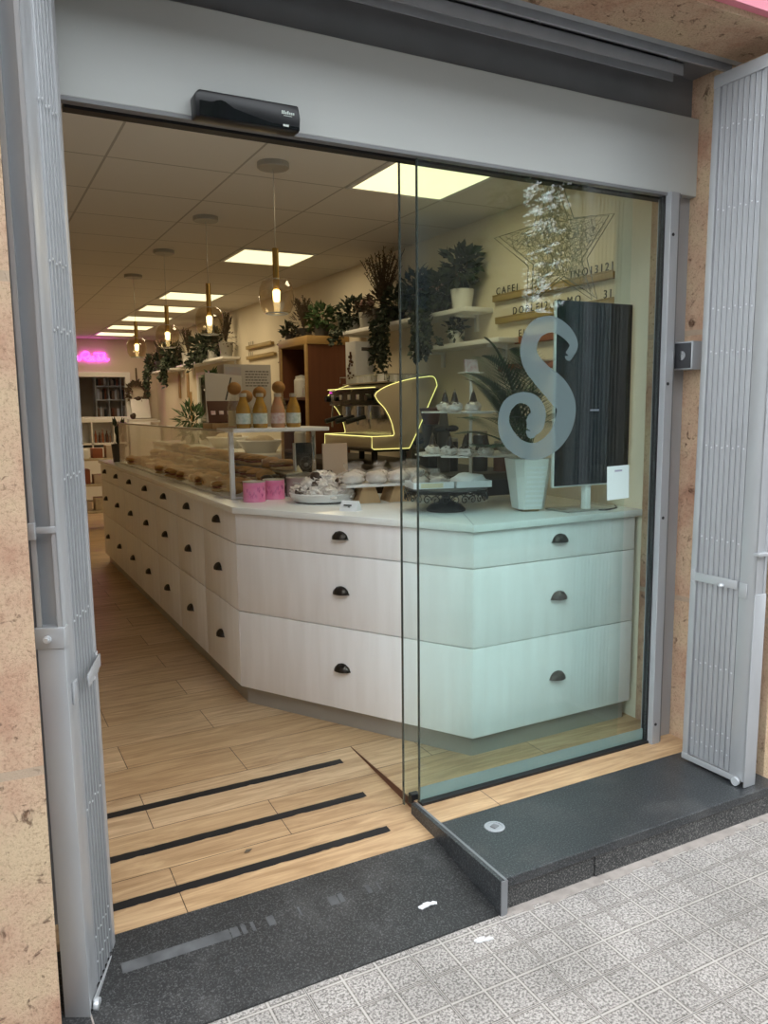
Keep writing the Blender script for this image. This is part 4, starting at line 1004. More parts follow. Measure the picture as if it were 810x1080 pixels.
# opening in the back wall with its frame, and the room behind with shelves of books
b = MB(); b.bb(1.55, 1.63, YB-.03, YB+.1, 1.34, 2.07, bev=.004).bb(2.42, 2.50, YB-.03, YB+.1, 1.34, 2.07, bev=.004).bb(1.63, 2.42, YB-.03, YB+.1, 1.99, 2.07, bev=.004).bb(1.55, 2.50, YB-.06, YB+.1, 1.30, 1.345, bev=.004)
st('window_2', b, M['white'])
bk = thing('bookcase', 'white bookcase seen through the opening in the back wall', 'bookcase', (2.10, YB+1.0, 0))
b = MB(); b.bb(-.02, .0, 0, .3, .5, 2.05).bb(.62, .64, 0, .3, .5, 2.05)
for z in (.5, .9, 1.3, 1.62, 1.86, 2.03): b.bb(0, .62, 0, .3, z, z+.02)
for x in (.2, .41): b.bb(x, x+.015, .0, .3, 1.32, 2.03)
b.build('frame', M['white'], bk)
rr = random.Random(9); cols = [M['books'], M['paper'], M['kraft'], M['pot_dark'], M['terracotta']]
bi = 0
for z, zn in ((1.32, 'lowest visible'), (1.64, 'middle'), (1.88, 'top')):
    x = .01; k = 0
    while x < .60:
        w_ = rr.uniform(.03, .055)
        if not (.19 < x+w_ and x < .22) and not (.40 < x+w_ and x < .43):
            hgt = min(rr.uniform(.15, .2) if z != 1.88 else rr.uniform(.1, .14), .3)
            o = MB().bb(0, w_*.95, 0, .18, 0, hgt, bev=.002).build('book', cols[bi % 5], loc=(2.10+x, YB+1.02, z)); k += 1; bi += 1
            tag(o, f'{["russet", "white", "beige", "charcoal", "red-brown"][(bi-1) % 5]} book, {ordn[k-1]} from the left on the {zn} shelf beyond the back wall opening', 'book', f'books on the {zn} shelf')
        x += w_
cu_ = thing('cubby_shelf', 'low white cubby shelf against the back wall under the opening', 'shelf', (1.5, YB-.36, 0))
b = MB(); b.bb(0, .86, 0, .36, 1.26, 1.30).bb(0, .86, 0, .36, .90, .93).bb(0, .86, .33, .35, .0, 1.3)
for x in (.0, .30, .64, .84): b.bb(x, x+.02, 0, .34, .0, 1.26)
b.build('frame', M['white'], cu_)
MB().bb(0, .86, -.012, .0, .02, .86).build('front_panel', M['white'], cu_)
for k, (x, w_, h_, m_) in enumerate(((.06, .05, .2, 'pot_dark'), (.13, .05, .24, 'black_plastic'), (.36, .04, .2, 'terracotta'), (.42, .04, .17, 'brown_in'), (.47, .04, .22, 'terracotta'), (.53, .05, .2, 'brown_in'), (.59, .03, .16, 'books'), (.70, .05, .19, 'books'), (.78, .05, .14, 'brown_in'))):
    t = thing('bottle', ['dark bottle', 'black tall bottle', 'red-brown bottle', 'squat brown bottle', 'tall red-brown bottle', 'brown bottle', 'slim russet bottle', 'russet bottle', 'short brown bottle'][k]+f' in the cubby shelf by the back wall, number {["one", "two", "three", "four", "five", "six", "seven", "eight", "nine"][k]} from left', 'bottle', (1.5+x+w_/2, YB-.2, .93), group='bottles in the cubby shelf')
    MB().lathe([(0, 0), (w_*.5, 0), (w_*.5, h_*.6), (w_*.2, h_*.78), (w_*.2, h_*.95), (0, h_*.95)], n=14).build('body', M[m_], t)
    MB().lathe([(0, h_), (w_*.23, h_), (w_*.23, h_*.95), (0, h_*.95)], n=10).build('cap', M['capw'], t)
wr = thing('wreath', 'twiggy wreath hanging on the back wall right of the opening', 'wreath', (2.60, YB-.03, 1.80))
b = MB(); rr = random.Random(4)
for i in range(170):
    a = rr.uniform(0, 2*PI); q = .13*(.75+rr.random()*.55)
    b.leaf((math.cos(a)*q, rr.uniform(-.05, 0), math.sin(a)*q-.06), (math.cos(a+rr.uniform(-1.2, 1.2)), -.4, math.sin(a+rr.uniform(-1.2, 1.2))), (0, -1, 0), .075, .035)
b.build('twigs', M['leaf3'], wr, smooth=False)
MB().tube([(0, 0, .06), (.0, .01, .34)], .012, 6).build('ribbon', M['stem'], wr)
MB().blob((0, -.04, -.17), (.06, .04, .045), 2, .3).build('bow', M['choc'], wr)
fr = thing('white_easel', 'white slanted display board leaning on the back wall below the wreath', 'board', (2.52, YB-.25, 1.30))
MB().bb(-.12, .32, -.12, .25, -.02, 0, bev=.003).build('ledge', M['white'], fr); MB().box((.10, .10, .17), (.30, .02, .34), rx=-.4, bev=.003).build('panel', M['white'], fr)
MB().blob((-.05, -.04, .05), (.05, .04, .05), 2, .3).build('ornament', M['choc'], fr)
sup = thing('white_pedestal', 'white cupboard carrying the slanted board by the back wall', 'cupboard', (2.62, YB-.20, 0))
MB().bb(-.23, .27, -.16, .19, 0, 1.28, bev=.004).build('body', M['white'], sup); MB().bb(-.21, .25, -.175, -.16, .05, 1.2, bev=.003).build('door', M['white'], sup)
# wicker stand beyond the counter end
ws = thing('wicker_stand', 'pale wicker stand stacked with goods beyond the counter end', 'stand', (1.42, 7.9, 0))
b = MB()
for x in (-.24, .24):
    for y in (-.18, .18): b.cyl((x, y, 0), (x*.9, y*.9, .95), .016, n=8)
b.build('frame', M['pale_wood'], ws)
for z in (.22, .55, .86): MB().box((0, 0, z), (.50, .38, .025), bev=.006).build('shelf', M['basket'], ws)
rr = random.Random(8)
for k in range(9):
    z = (.22, .55, .86)[k % 3]+.0125; x = -.16+.16*(k//3)
    h_ = rr.uniform(.1, .18); o = MB().bb(-.06, .06, -.1, .1, 0, h_, bev=.006).build('package', [M['kraft'], M['terracotta'], M['paper'], M['basket']][k % 4], loc=(1.42+x, 7.88, z))
    tag(o, f'{["beige", "red-brown", "white", "straw"][k % 4]} package, {["left", "middle", "right"][k//3]} on the {["low", "middle", "top"][k % 3]} shelf of the wicker stand', 'package', 'packages on the wicker stand')

# ------------------------------------------------------------------ back counter along the right wall
bc = thing('back_counter', 'dark back counter along the right wall under the coffee machine', 'counter', (2.40, 1.35, 0))
MB().bb(0, .525, 0, 2.38, 0, 1.03).build('body', M['dark_metal'], bc); MB().bb(-.03, .528, -.02, 2.40, 1.03, 1.07, bev=.003).build('top', M['pot_dark'], bc)
for i in range(3): MB().bb(-.014, 0, .03+i*.78, .76+i*.78, .12, .98, bev=.003).build('door', M['dark_metal'], bc)
b2 = thing('rear_counter', 'pale rear counter along the wall beyond the brown cabinet', 'counter', (2.34, 4.75, 0))
MB().bb(0, .585, 0, 4.2, 0, .98).build('body', M['wall'], b2); MB().bb(-.02, .588, -.01, 4.22, .98, 1.02, bev=.003).build('top', M['top'], b2)
for i in range(5): MB().bb(-.016, 0, .02+i*.84, .83+i*.84, .1, .96, bev=.003).build('door', M['white'], b2)
# brown cabinet
ct = thing('wooden_cabinet', 'tall brown wooden cabinet with open front and pale top edge', 'cabinet', (2.555, 3.80, 0))
b = MB(); b.bb(0, .37, 0, .02, 0, 1.975).bb(0, .37, .63, .65, 0, 1.975).bb(.35, .37, .02, .63, 0, 1.975)
b.build('side_panels', M['brown_wood'], ct, smooth=False)
MB().bb(-.012, .372, -.012, .662, 1.975, 2.045, bev=.003).build('top', M['oak_trim'], ct)
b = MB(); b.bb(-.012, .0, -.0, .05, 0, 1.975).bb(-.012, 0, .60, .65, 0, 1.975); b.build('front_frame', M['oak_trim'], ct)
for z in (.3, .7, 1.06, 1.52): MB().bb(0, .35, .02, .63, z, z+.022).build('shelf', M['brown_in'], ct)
def dome(label, loc, r):
    t = thing('glass_cloche', label, 'cloche', loc)
    MB().lathe([(0, 0), (r*1.05, 0), (r*1.08, .012), (0, .014)], n=28).build('plate', M['white'], t)
    MB().lathe([(r, .016), (r, r*.55), (r*.85, r*.95), (r*.5, r*1.25), (0, r*1.35)], n=28).build('dome', M['clear'], t)
    MB().blob((0, 0, .016+r*.45), (r*.75, r*.75, r*.5), 2, .2, 5, 2).build('pastry', M['meringue'], t)
    return t
dome('glass cloche on the upper shelf of the brown cabinet', (2.70, 3.98, 1.542), .12)
for k, (yy, z, m_) in enumerate(((4.22, 1.542, 'pot_white'), (4.0, 1.082, 'steel_app'), (4.25, 1.082, 'pot_white'))):
    t = thing('jar', ['white jar beside the cloche in the brown cabinet', 'steel jar on the lower shelf of the brown cabinet', 'white jar on the lower shelf of the brown cabinet'][k], 'jar', (2.66, yy, z))
    MB().lathe([(0, 0), (.06, 0), (.065, .02), (.065, .15), (.05, .17), (0, .17)], n=20).build('body', M[m_], t); MB().lathe([(0, .20), (.015, .195), (.052, .185), (.052, .17), (0, .17)], n=20).build('lid', M['pot_white'], t)
heather('spiky dark heather on top of the brown cabinet', (2.72, 4.28, 2.045), .075, .10, 'pot_dark', .30, 30, .55, 'leaf3', 61, low=80)
bush('leafy green plant on top of the brown cabinet, nearest the street', (2.74, 3.93, 2.045), .07, .10, 'pot_dark', .15, 130, .06, .04, 'leaf2', 62, (.8, 1, .9), .05)
bush('small trailing plant spilling over the left edge of the brown cabinet', (2.64, 4.40, 2.045), .045, .06, 'pot_dark', .10, 60, .05, .032, 'leaf', 63, (.8, .8, .7), .02, trail=0)
iv = thing('ivy_plant', 'hanging ivy left of the brown cabinet', 'plant', (2.86, 4.95, 2.05)); b = MB(); rr = random.Random(14)
for k in range(9):
    l = rr.uniform(.2, .34); s_ = 0; y0 = rr.uniform(-.09, .09); x0 = rr.uniform(-.07, .0)
    while s_ < l:
        b.leaf((x0+rr.uniform(-.02, .02), y0+rr.uniform(-.03, .03), .05-s_), (rr.uniform(-1, .1), rr.uniform(-1, 1), rr.uniform(-.8, .2)), (rr.uniform(-1, 1), rr.uniform(-1, 1), .5), .055, .035); s_ += .018
b.build('foliage', M['leaf'], iv, smooth=False)
MB().lathe([(0, 0), (.05, 0), (.06, .08), (0, .08)], n=16).build('pot', M['pot_dark'], iv)
wall_shelf('small white bracket shelf carrying the hanging ivy', 4.85, 5.06, 2.05, .14)

# ------------------------------------------------------------------ coffee machine
cm = thing('coffee_machine', 'champagne coffee machine with glowing yellow edges', 'coffee machine', (2.37, 2.29, 1.07))
# local x: 0 = barista side, .50 = wall side; y: 0 = street side, .77 = far side; z: 0 = counter top
cA = catmull([(.505, .525), (.478, .582), (.40, .581), (.27, .562), (.13, .524), (.045, .482), (.028, .455)], 5)
cB = catmull([(.028, .455), (.05, .42), (.10, .37), (.145, .29), (.168, .205)], 5)
side_s = [(.0, .115), (.015, .105), (.285, .105)]+catmull([(.285, .105), (.35, .22), (.44, .40), (.505, .525)], 3)[1:]+cA[1:]+cB[1:]+[(.16, .192), (.0, .19)]
for yy in (0, .745):
    t_ = MB(); t_.prism([(x, z) for x, z in side_s], 0, .025, bev=.003, mtx=Matrix(((1, 0, 0, 0), (0, 0, 1, yy), (0, 1, 0, 0), (0, 0, 0, 1))))
    sp_ = t_.build('side_panel', M['machine'], cm)
    le = MB(); y_ = yy-.001 if yy == 0 else yy+.026
    le.tube([(x, y_, z) for x, z in side_s], .0021, 6, closed=True)
    le.build('edge_light', M['led'], sp_)
MB().bb(.17, .40, .025, .745, .20, .54, bev=.01).build('body', M['machine'], cm)
MB().bb(.03, .16, .025, .745, .395, .505, bev=.006).build('control_panel', M['black_gloss'], cm)
for i in range(5): MB().bb(.0265, .0305, .10+i*.14, .14+i*.14, .435, .470, bev=.001).build('display', M['steel_edge'], cm)
MB().bb(.005, .15, .025, .745, .105, .185, bev=.006).build('drip_tray', M['steel_app'], cm)
MB().bb(.0, .006, .025, .745, .115, .18, bev=.001).build('front_plate', M['machine'], cm)
MB().bb(.16, .17, .025, .745, .185, .40).build('splash_back', M['chrome'], cm)
le = MB(); le.tube([(-.001, .0, .19), (-.001, .765, .19)], .003, 6); le.build('edge_light', M['led'], cm)
le = MB(); le.tube([(.03, .0, .512), (.03, .765, .512)], .0025, 6); le.build('edge_light', M['led'], cm)
for yy in (.20, .38, .56):
    gh = MB().cyl((.085, yy, .39), (.085, yy, .33), .032, n=20).cyl((.085, yy, .33), (.085, yy, .305), .038, n=20).build('group_head', M['chrome'], cm)
    MB().cyl((.05, yy, .318), (-.085, yy, .285), .014, .017, n=14).build('portafilter_handle', M['black_plastic'], gh)
    MB().cyl((.085, yy, .305), (.075, yy-.02, .265), .010, .007, n=10).build('spout', M['chrome'], gh)
for yy in (.085, .70):
    MB().tube([(.04, yy, .40), (.03, yy, .33), (.035, yy+.01, .24)], .006, 8).build('steam_wand', M['chrome'], cm)
for yy in (.05, .71):
    MB().cyl((.02, yy, .445), (-.015, yy, .445), .022, n=16).build('steam_knob', M['black_plastic'], cm)
for x in (.05, .27):
    for yy in (.06, .70): MB().cyl((x, yy, 0), (x, yy, .11), .022, n=14).build('foot', M['dark_metal'], cm)
MB().bb(.02, .30, .03, .74, .085, .11).build('base', M['dark_metal'], cm)
b = MB()
for yy in (.04, .74): b.tube([(.12, yy, .56), (.12, yy, .60), (.46, yy, .60), (.46, yy, .57)], .004, 6)
b.tube([(.12, .04, .60), (.12, .74, .60)], .004, 6); b.tube([(.46, .04, .60), (.46, .74, .60)], .004, 6)
b.build('cup_rail', M['chrome'], cm)
MB().bb(.14, .46, .03, .74, .545, .553).build('cup_tray', M['chrome'], cm)
cupm = MB
def cup(label, loc):
    t = thing('cup', label, 'cup', loc, group='cups on the coffee machine')
    MB().lathe([(0, .05), (.028, .05), (.036, 0), (.034, 0), (.026, .046), (0, .046)], n=18).build('bowl', M['clear'] if rr.random() < .4 else M['white'], t)
    MB().tube([(.033, 0, .012), (.05, 0, .016), (.05, 0, .034), (.031, 0, .04)], .003, 6).build('handle', M['white'], t)
    return t
rr = random.Random(3)
for r_i, rn in ((0, 'barista-side row'), (1, 'middle row'), (2, 'wall-side row')):
    for k in range(6):
        cup(f'upturned cup, {ordn[k]} from the street in the {rn} on the coffee machine', (2.37+.19+r_i*.095, 2.29+.10+k*.108, 1.07+.553))
cb = thing('coffee_box', 'white carton with dark printed tree on the coffee machine', 'box', (2.60, 2.92, 1.623+.0), R(12))
MB().bb(-.085, .085, -.06, .06, 0, .30, bev=.002).build('carton', M['paper'], cb)
b = MB(); rr = random.Random(6)
for k in range(26):
    z = .04+.19*rr.random(); h_ = (.23-z)*.35+.012
    b.box((-.0862, rr.uniform(-h_, h_)*.7, z), (.002, .018, .016))
b.build('dark_print', M['brown_in'], cb, smooth=False)
b = MB(); b.bb(-.03, .05, -.0612, -.06, .235, .26); b.build('dark_print', M['print'], cb, smooth=False)
# grinder, jars and dark things on the back counter near the street
gr = thing('coffee_grinder', 'dark coffee grinder on the back counter under the tiered stand', 'grinder', (2.62, 1.95, 1.07))
MB().box((0, 0, .06), (.17, .22, .12), bev=.015).build('base', M['dark_metal'], gr); MB().box((.02, 0, .19), (.11, .13, .16), bev=.02).build('body', M['dark_metal'], gr)
MB().lathe([(0, .27), (.045, .27), (.075, .37), (.07, .375), (0, .375)], n=20).build('hopper', M['brown_in'], gr); MB().cyl((-.06, 0, .17), (-.12, 0, .155), .014).build('handle', M['black_plastic'], gr)
for k, (x, y, r, h_, m_, lb) in enumerate(((2.55, 1.62, .05, .20, 'black_plastic', 'black canister on the back counter, left of three'), (2.70, 1.52, .045, .24, 'dark_metal', 'dark tall canister on the back counter, middle of three'), (2.80, 1.44, .05, .18, 'brown_in', 'brown canister on the back counter, right of three'))):
    t = thing('canister', lb, 'canister', (x, y, 1.07)); MB().lathe([(0, 0), (r, 0), (r, h_*.85), (r*.9, h_*.88), (0, h_*.88)], n=20).build('body', M[m_], t); MB().lathe([(0, h_), (r*.95, h_*.98), (r*.97, h_*.88), (0, h_*.88)], n=20).build('lid', M['steel_app'], t)
# tall dark ribboned bottle
gb_ = thing('ribboned_bottle', 'tall dark tapering bottle with a black bow behind the tiered stand', 'bottle', (2.47, 1.56, 1.07))
MB().lathe([(0, 0), (.035, 0), (.038, .02), (.036, .22), (.016, .38), (0, .40)], n=20).build('body', M['pot_dark'], gb_)
b = MB(); b.blob((-.04, -.03, .255), (.045, .012, .02), 2).blob((.04, -.03, .255), (.045, .012, .02), 2).blob((0, -.036, .255), (.012, .01, .012), 1); b.build('bow', M['rubber'], gb_)
# white appliances on the rear counter behind the glass case
for k, (y, lb) in enumerate(((5.2, 'white oval bread basket on the rear counter, nearest the brown cabinet'), (6.3, 'white oval bread basket on the rear counter, farther in'))):
    t = thing('bread_basket', lb, 'basket', (2.60, y, 1.02)); MB().lathe([(0, 0), (.15, 0), (.22, .11), (.235, .115), (.225, .125), (.14, .012), (0, .012)], n=28).build('basket', M['white'], t); MB().blob((0, 0, .10), (.16, .16, .07), 2, .3, 6, k).build('lining', M['basket'], t)

# ------------------------------------------------------------------ goods on the worktop
def tin(label, loc, m, r=.056, h=.098, motif=True):
    t = thing('tin', label, 'tin', loc, group='round tins on the worktop')
    MB().lathe([(0, 0), (r, 0), (r+.001, .003), (r, .006), (r, h-.006), (r+.001, h-.003), (r, h), (0, h-.002)], n=32).build('body', M[m], t)
    MB().lathe([(r*.5, h+.0005), (r+.0015, h+.0005), (r+.002, h+.004), (r-.002, h+.005), (r-.004, h+.001), (0, h+.001)], n=32).build('lid', M['capw'], t)
    if motif:
        b = MB(); rr = random.Random(int(loc[0]*1000))
        for k in range(9):
            a = R(-150)+k*R(11)+rr.uniform(-.05, .05); z = h*.5+rr.uniform(-.02, .02)
            pts = [((r+.0006)*1, a+q*.05, z+.012*math.sin(q*2.2+k)) for q in range(5)]
            b.tube([(R0*math.cos(A0), R0*math.sin(A0), Z0) for R0, A0, Z0 in pts], .0012, 4)
        b.build('printed_swirl', M['pink_dark'], t)
    return t
tin('bright pink tin standing beside the white corner post', (1.277, 1.455, ZW), 'pink')
tin('pink tin between the bright pink tin and the sweets bowl', (1.405, 1.520, ZW), 'pink')
tin('dull rose-grey tin behind the bowl of wrapped sweets', (1.555, 1.575, ZW), 'tin_grey', motif=False)
bw = thing('sweets_bowl', 'shallow white bowl heaped with wrapped meringues', 'bowl', (1.575, 1.265, ZW))
MB().lathe([(0, 0), (.12, 0), (.155, .012), (.172, .045), (.168, .050), (.15, .020), (.11, .010), (0, .010)], n=40).build('bowl', M['white'], bw)
def wrapped(label, loc, rz, s=1.0, group='wrapped meringues in the bowl', seed=0, name='wrapped_meringue', bag=False):
    t = thing(name, label, 'sweet', loc, rz, group)
    MB().blob((0, 0, 0), (.042*s, .036*s, .031*s), 3, .48, 9, seed).build('meringue', M['meringue'], t)
    if seed % 3 != 1: MB().blob((.010, -.014, .006), (.034*s, .026*s, .026*s), 2, .6, 9, seed+5).build('chocolate', M['choc'], t)
    b = MB()
    n = 9
    for k in range(n):
        a0, a1 = -.6+1.2*k/n, -.6+1.2*(k+1)/n
        b.poly([(.034*s, 0, .004), (.034*s+.045*s*math.cos(a0), .045*s*math.sin(a0), .012+.01*(k % 2)), (.034*s+.045*s*math.cos(a1), .045*s*math.sin(a1), .012+.01*((k+1) % 2))])
    b.blob((0, 0, .002), (.045*s, .039*s, .033*s), 2, .25, 14, seed+3)
    b.build('wrapper', M['wrap'], t, smooth=False)
    return t
rr = random.Random(17); kk = 0
for ring, n, r, z in ((0, 10, .125, .052), (1, 7, .078, .085), (2, 3, .03, .118)):
    for i in range(n):
        a = 2*PI*i/n+ring*.4+.2
        rel = 'rim' if ring == 0 else ('middle' if ring == 1 else 'top')
        side_ = ['right', 'back right', 'back', 'back left', 'left', 'front left', 'front', 'front right'][int(((a % (2*PI))+PI/8)//(PI/4)) % 8]
        wrapped(f'wrapped white meringue at the {side_} of the {rel} layer in the white bowl', (1.575+math.cos(a)*r, 1.265+math.sin(a)*r, ZW+z), rr.uniform(0, 6), rr.uniform(.95, 1.15), seed=kk); kk += 1
# little price tent
ts = thing('price_tent', 'small white folded price card with a black bar in front of the bowl', 'sign', (1.535, .865, ZW), aAB+.12)
MB().prism([(-.030, 0), (.030, 0), (.004, .045), (-.004, .045)], -.043, .043, mtx=Matrix(((0, 0, 1, 0), (1, 0, 0, 0), (0, 1, 0, 0), (0, 0, 0, 1)))).build('card', M['paper'], ts, smooth=False)
b = MB(); b.box((-.004, -.0215, .0265), (.040, .001, .006), rx=-.52).box((.004, -.0245, .019), (.012, .001, .004), rx=-.52); b.build('black_bar', M['rubber'], ts, smooth=False)
# black leaflet and beige card
lf_ = thing('leaflet_stand', 'black leaflet stand with a pale emblem, left of the beige card', 'leaflet', (1.665, 1.72, ZW))
MB().box((0, 0, .138), (.118, .012, .276), rx=-.04, bev=.001).build('board', M['black_matte'], lf_)
MB().box((-.062, .0, .138), (.006, .03, .276), rx=-.04).build('page_edge', M['paper'], lf_)
b = MB(); b.tube([(.035*math.cos(a*PI/8), -.013+.0, .165+.035*math.sin(a*PI/8)) for a in range(16)], .0012, 4, closed=True).blob((0, -.013, .155), (.014, .002, .012), 2)
for k in range(8): b.tube([(.026*math.cos(k*PI/4), -.0135, .165+.026*math.sin(k*PI/4)), (.04*math.cos(k*PI/4+.3), -.0135, .165+.04*math.sin(k*PI/4+.3))], .0012, 4)
b.build('emblem', M['steel_dark'], lf_)
b = MB(); rr = random.Random(1)
for k in range(6): b.bb(-.03+k*.011, -.022+k*.011, -.0215, -.0185, .060+rr.uniform(0, .004), .078)
b.build('printed_title', M['label'], lf_, smooth=False)
MB().bb(-.05, .05, -.02, .05, 0, .006).build('foot', M['black_plastic'], lf_)
kc = thing('beige_card', 'plain beige card standing upright beside the black leaflet', 'card', (1.815, 1.65, ZW))
MB().box((0, 0, .135), (.150, .010, .27), rx=-.03, bev=.001).build('card', M['kraft'], kc); MB().bb(-.05, .05, 0, .06, 0, .005).build('foot', M['kraft'], kc)
b = MB()
for x in (-.05, -.03, .035): b.bb(x, x+.002, -.0075, -.0045, .09, .112)
b.build('embossed_marks', M['pale_wood'], kc, smooth=False)
# wooden riser with a white tray and bagged meringues
rs = thing('wooden_riser', 'pale wooden riser with slanted notches under bagged meringues', 'riser', (1.845, 1.12, ZW), R(-8))
b = MB()
for u0, u1 in ((-.165, -.045), (.0, .12)):
    b.prism([(u0, 0), (u1, 0), (u1-.028, .082), (u0+.028, .082)], -.07, .07, bev=.001, mtx=Matrix(((1, 0, 0, 0), (0, 0, 1, 0), (0, 1, 0, 0), (0, 0, 0, 1))))
    b.build('foot', M['pale_wood'], rs, smooth=False); b = MB()
b.bm.free()
MB().box((-.02, 0, .088), (.42, .20, .012), bev=.003).build('tray', M['white'], rs)
rr = random.Random(29)
def bagged(label, loc, rz, s, seed, group):
    t = thing('bagged_meringue', label, 'sweet', loc, rz, group)
    MB().blob((0, 0, .03*s), (.062*s, .046*s, .034*s), 3, .2, 6, seed).build('meringue', M['meringue'], t)
    b = MB(); b.blob((0, 0, .034*s), (.070*s, .053*s, .041*s), 3, .35, 16, seed+2)
    n = 10
    for k in range(n):
        a0, a1 = 2*PI*k/n, 2*PI*(k+1)/n
        f = lambda a, r, z: (.015+r*math.cos(a), r*math.sin(a), z)
        b.poly([f(a0, .012, .068*s), f(a1, .012, .068*s), f(a1, .035*s, .10*s+.008*(k % 2)), f(a0, .035*s, .10*s+.008*((k+1) % 2))])
    b.build('clear_bag', M['wrap'], t, smooth=False)
    return t
for k, (u, v) in enumerate(((-.18, -.04), (-.06, -.045), (.06, -.04), (.155, -.035), (-.13, .05), (.0, .055), (.12, .05))):
    c_, s_ = math.cos(R(-8)), math.sin(R(-8))
    wh = ['front left corner', 'front row, second from left', 'front row, third from left', 'front right corner', 'back row left', 'back row middle', 'back row right'][k]
    bagged(f'bagged white meringue on the wooden riser, {wh}', (1.845+u*c_-v*s_, 1.12+u*s_+v*c_, ZW+.094), rr.uniform(0, 6), rr.uniform(.9, 1.1), k, 'bagged meringues on the riser')
# black cake stand
cs = thing('cake_stand', 'black wrought cake stand with scrolled rim on the worktop', 'cake stand', (1.905, .64, ZW))
MB().lathe([(0, 0), (.088, 0), (.090, .008), (.07, .028), (.034, .042), (.020, .055), (.020, .075), (.03, .092), (.06, .098), (0, .099)], n=36).build('foot', M['pot_dark'], cs)
MB().lathe([(0, .098), (.185, .098), (.188, .103), (.185, .108), (0, .108)], n=44).build('plate', M['pot_dark'], cs)
b = MB()
def spiral(a, sgn, r0):
    out = []
    for q in range(15):
        th = q/14*2.6*PI; r = r0*(1-q/17)
        out.append((a+sgn*r*math.cos(th)/.19, .066+r*math.sin(th)))
    return out
for k in range(14):
    a = 2*PI*k/14
    for sg in (-1, 1):
        pts = spiral(a+sg*.115, sg, .021)
        b.tube([(.187*math.cos(A_), .187*math.sin(A_), z) for A_, z in pts], .0026, 5)
    b.tube([(.187*math.cos(a+q*.08-.16), .187*math.sin(a+q*.08-.16), .094-.012*abs(math.sin(q*1.57))) for q in range(5)], .0026, 5)
b.tube([(.187*math.cos(2*PI*k/48), .187*math.sin(2*PI*k/48), .092) for k in range(48)], .0025, 5, closed=True)
b.build('scrolled_rim', M['dark_metal'], cs)
for nm, u0, u1, lb in (('paper_tray', -.17, .012, 'left'), ('paper_tray', .028, .19, 'right')):
    t = thing('paper_tray', f'white paper tray of sweets on the black cake stand, {lb} one', 'tray', (1.905, .64, ZW+.108), R(-14))
    b = MB(); b.bb(u0, u1, -.075, .075, 0, .004).bb(u0, u1, -.077, -.073, 0, .028).bb(u0, u1, .073, .077, 0, .028).bb(u0-.002, u0+.002, -.075, .075, 0, .028).bb(u1-.002, u1+.002, -.075, .075, 0, .028)
    b.build('tray', M['paper'], t, smooth=False)
    if lb == 'right': MB().blob(((u0+u1)/2, 0, .022), (.085, .075, .036), 3, .25, 6, 7).build('napkin', M['paper'], t)
    else: MB().bb(u0+.03, u1-.05, -.0785, -.0775, .004, .024).build('label', M['cream'], t)
for k, (u, v) in enumerate(((-.125, -.03), (-.045, -.035), (-.11, .038), (-.03, .04))):
    c_, s_ = math.cos(R(-14)), math.sin(R(-14))
    bagged('bagged cream sweet in the left paper tray, '+['front left', 'front right', 'back left', 'back right'][k], (1.905+u*c_-v*s_, .64+u*s_+v*c_, ZW+.112), rr.uniform(0, 6), .72, k+20, 'bagged sweets on the cake stand')
# white tiered stand
T0 = Vector((2.20, .88))
tw = thing('tiered_stand', 'white tiered stand of petal trays behind the cake stand', 'tiered stand', (T0.x, T0.y, ZW))
MB().lathe([(0, 0), (.085, 0), (.085, .006), (.07, .022), (.03, .032), (.012, .04), (0, .04)], n=30).build('base', M['white'], tw)
MB().cyl((0, 0, .03), (0, 0, .625), .008, n=14).build('pole', M['white'], tw)
def tier(z, R_, n, w, l, rot):
    d = MB(); d.lathe([(0, z), (R_*.45, z), (R_*.45, z+.006), (0, z+.006)], n=24); d.build('tier_disc', M['white'], tw)
    for k in range(n):
        a = rot+2*PI*k/n; c_, s_ = math.cos(a), math.sin(a)
        q = MB(); q.box((c_*R_*.68, s_*R_*.68, z+.009), (l, w, .008), rz=a, bev=.003)
        q.build('petal_tray', M['white'], tw)
tier(.225, .27, 7, .135, .17, .25); tier(.43, .24, 6, .125, .15, .1); tier(.60, .07, 1, .001, .001, 0) if False else None
MB().box((0, 0, .628), (.11, .07, .006), bev=.002).build('top_plate', M['white'], tw)
b = thing('small_card', 'small pale card standing on top of the tiered stand', 'card', (T0.x, T0.y, ZW+.631)); MB().box((0, 0, .03), (.075, .01, .06), rx=-.2).build('card', M['label_p'], b)
def hatcone(label, loc, s=1.0, seed=0):
    t = thing('hatted_meringue', label, 'sweet', loc, seed, 'hatted meringues on the tiered stand')
    MB().blob((0, 0, .020*s), (.042*s, .036*s, .025*s), 3, .3, 8, seed).build('meringue', M['meringue'], t)
    MB().lathe([(0, .032*s), (.028*s, .032*s), (.030*s, .037*s), (.018*s, .046*s), (.010*s, .078*s), (0, .105*s)], n=14).build('chocolate_hat', M['choc'], t)
    return t
for k, (ang, z, R_, wh) in enumerate(((205, .238, .19, 'lower tier, front left'), (258, .238, .19, 'lower tier, front'), (308, .238, .19, 'lower tier, front right'), (350, .238, .19, 'lower tier, right'), (160, .238, .19, 'lower tier, back left'), (230, .238, .235, 'lower tier, front edge'), (60, .238, .20, 'lower tier, back right'),
                                      (190, .443, .17, 'upper tier, left'), (240, .443, .17, 'upper tier, front left'), (305, .443, .17, 'upper tier, front right'), (350, .443, .17, 'upper tier, right'), (215, .443, .21, 'upper tier, outer front left'))):
    a = R(ang); hatcone(f'white meringue with dark pointed hat on the tiered stand, {wh}', (T0.x+math.cos(a)*R_, T0.y+math.sin(a)*R_, ZW+z), 1.0, k)
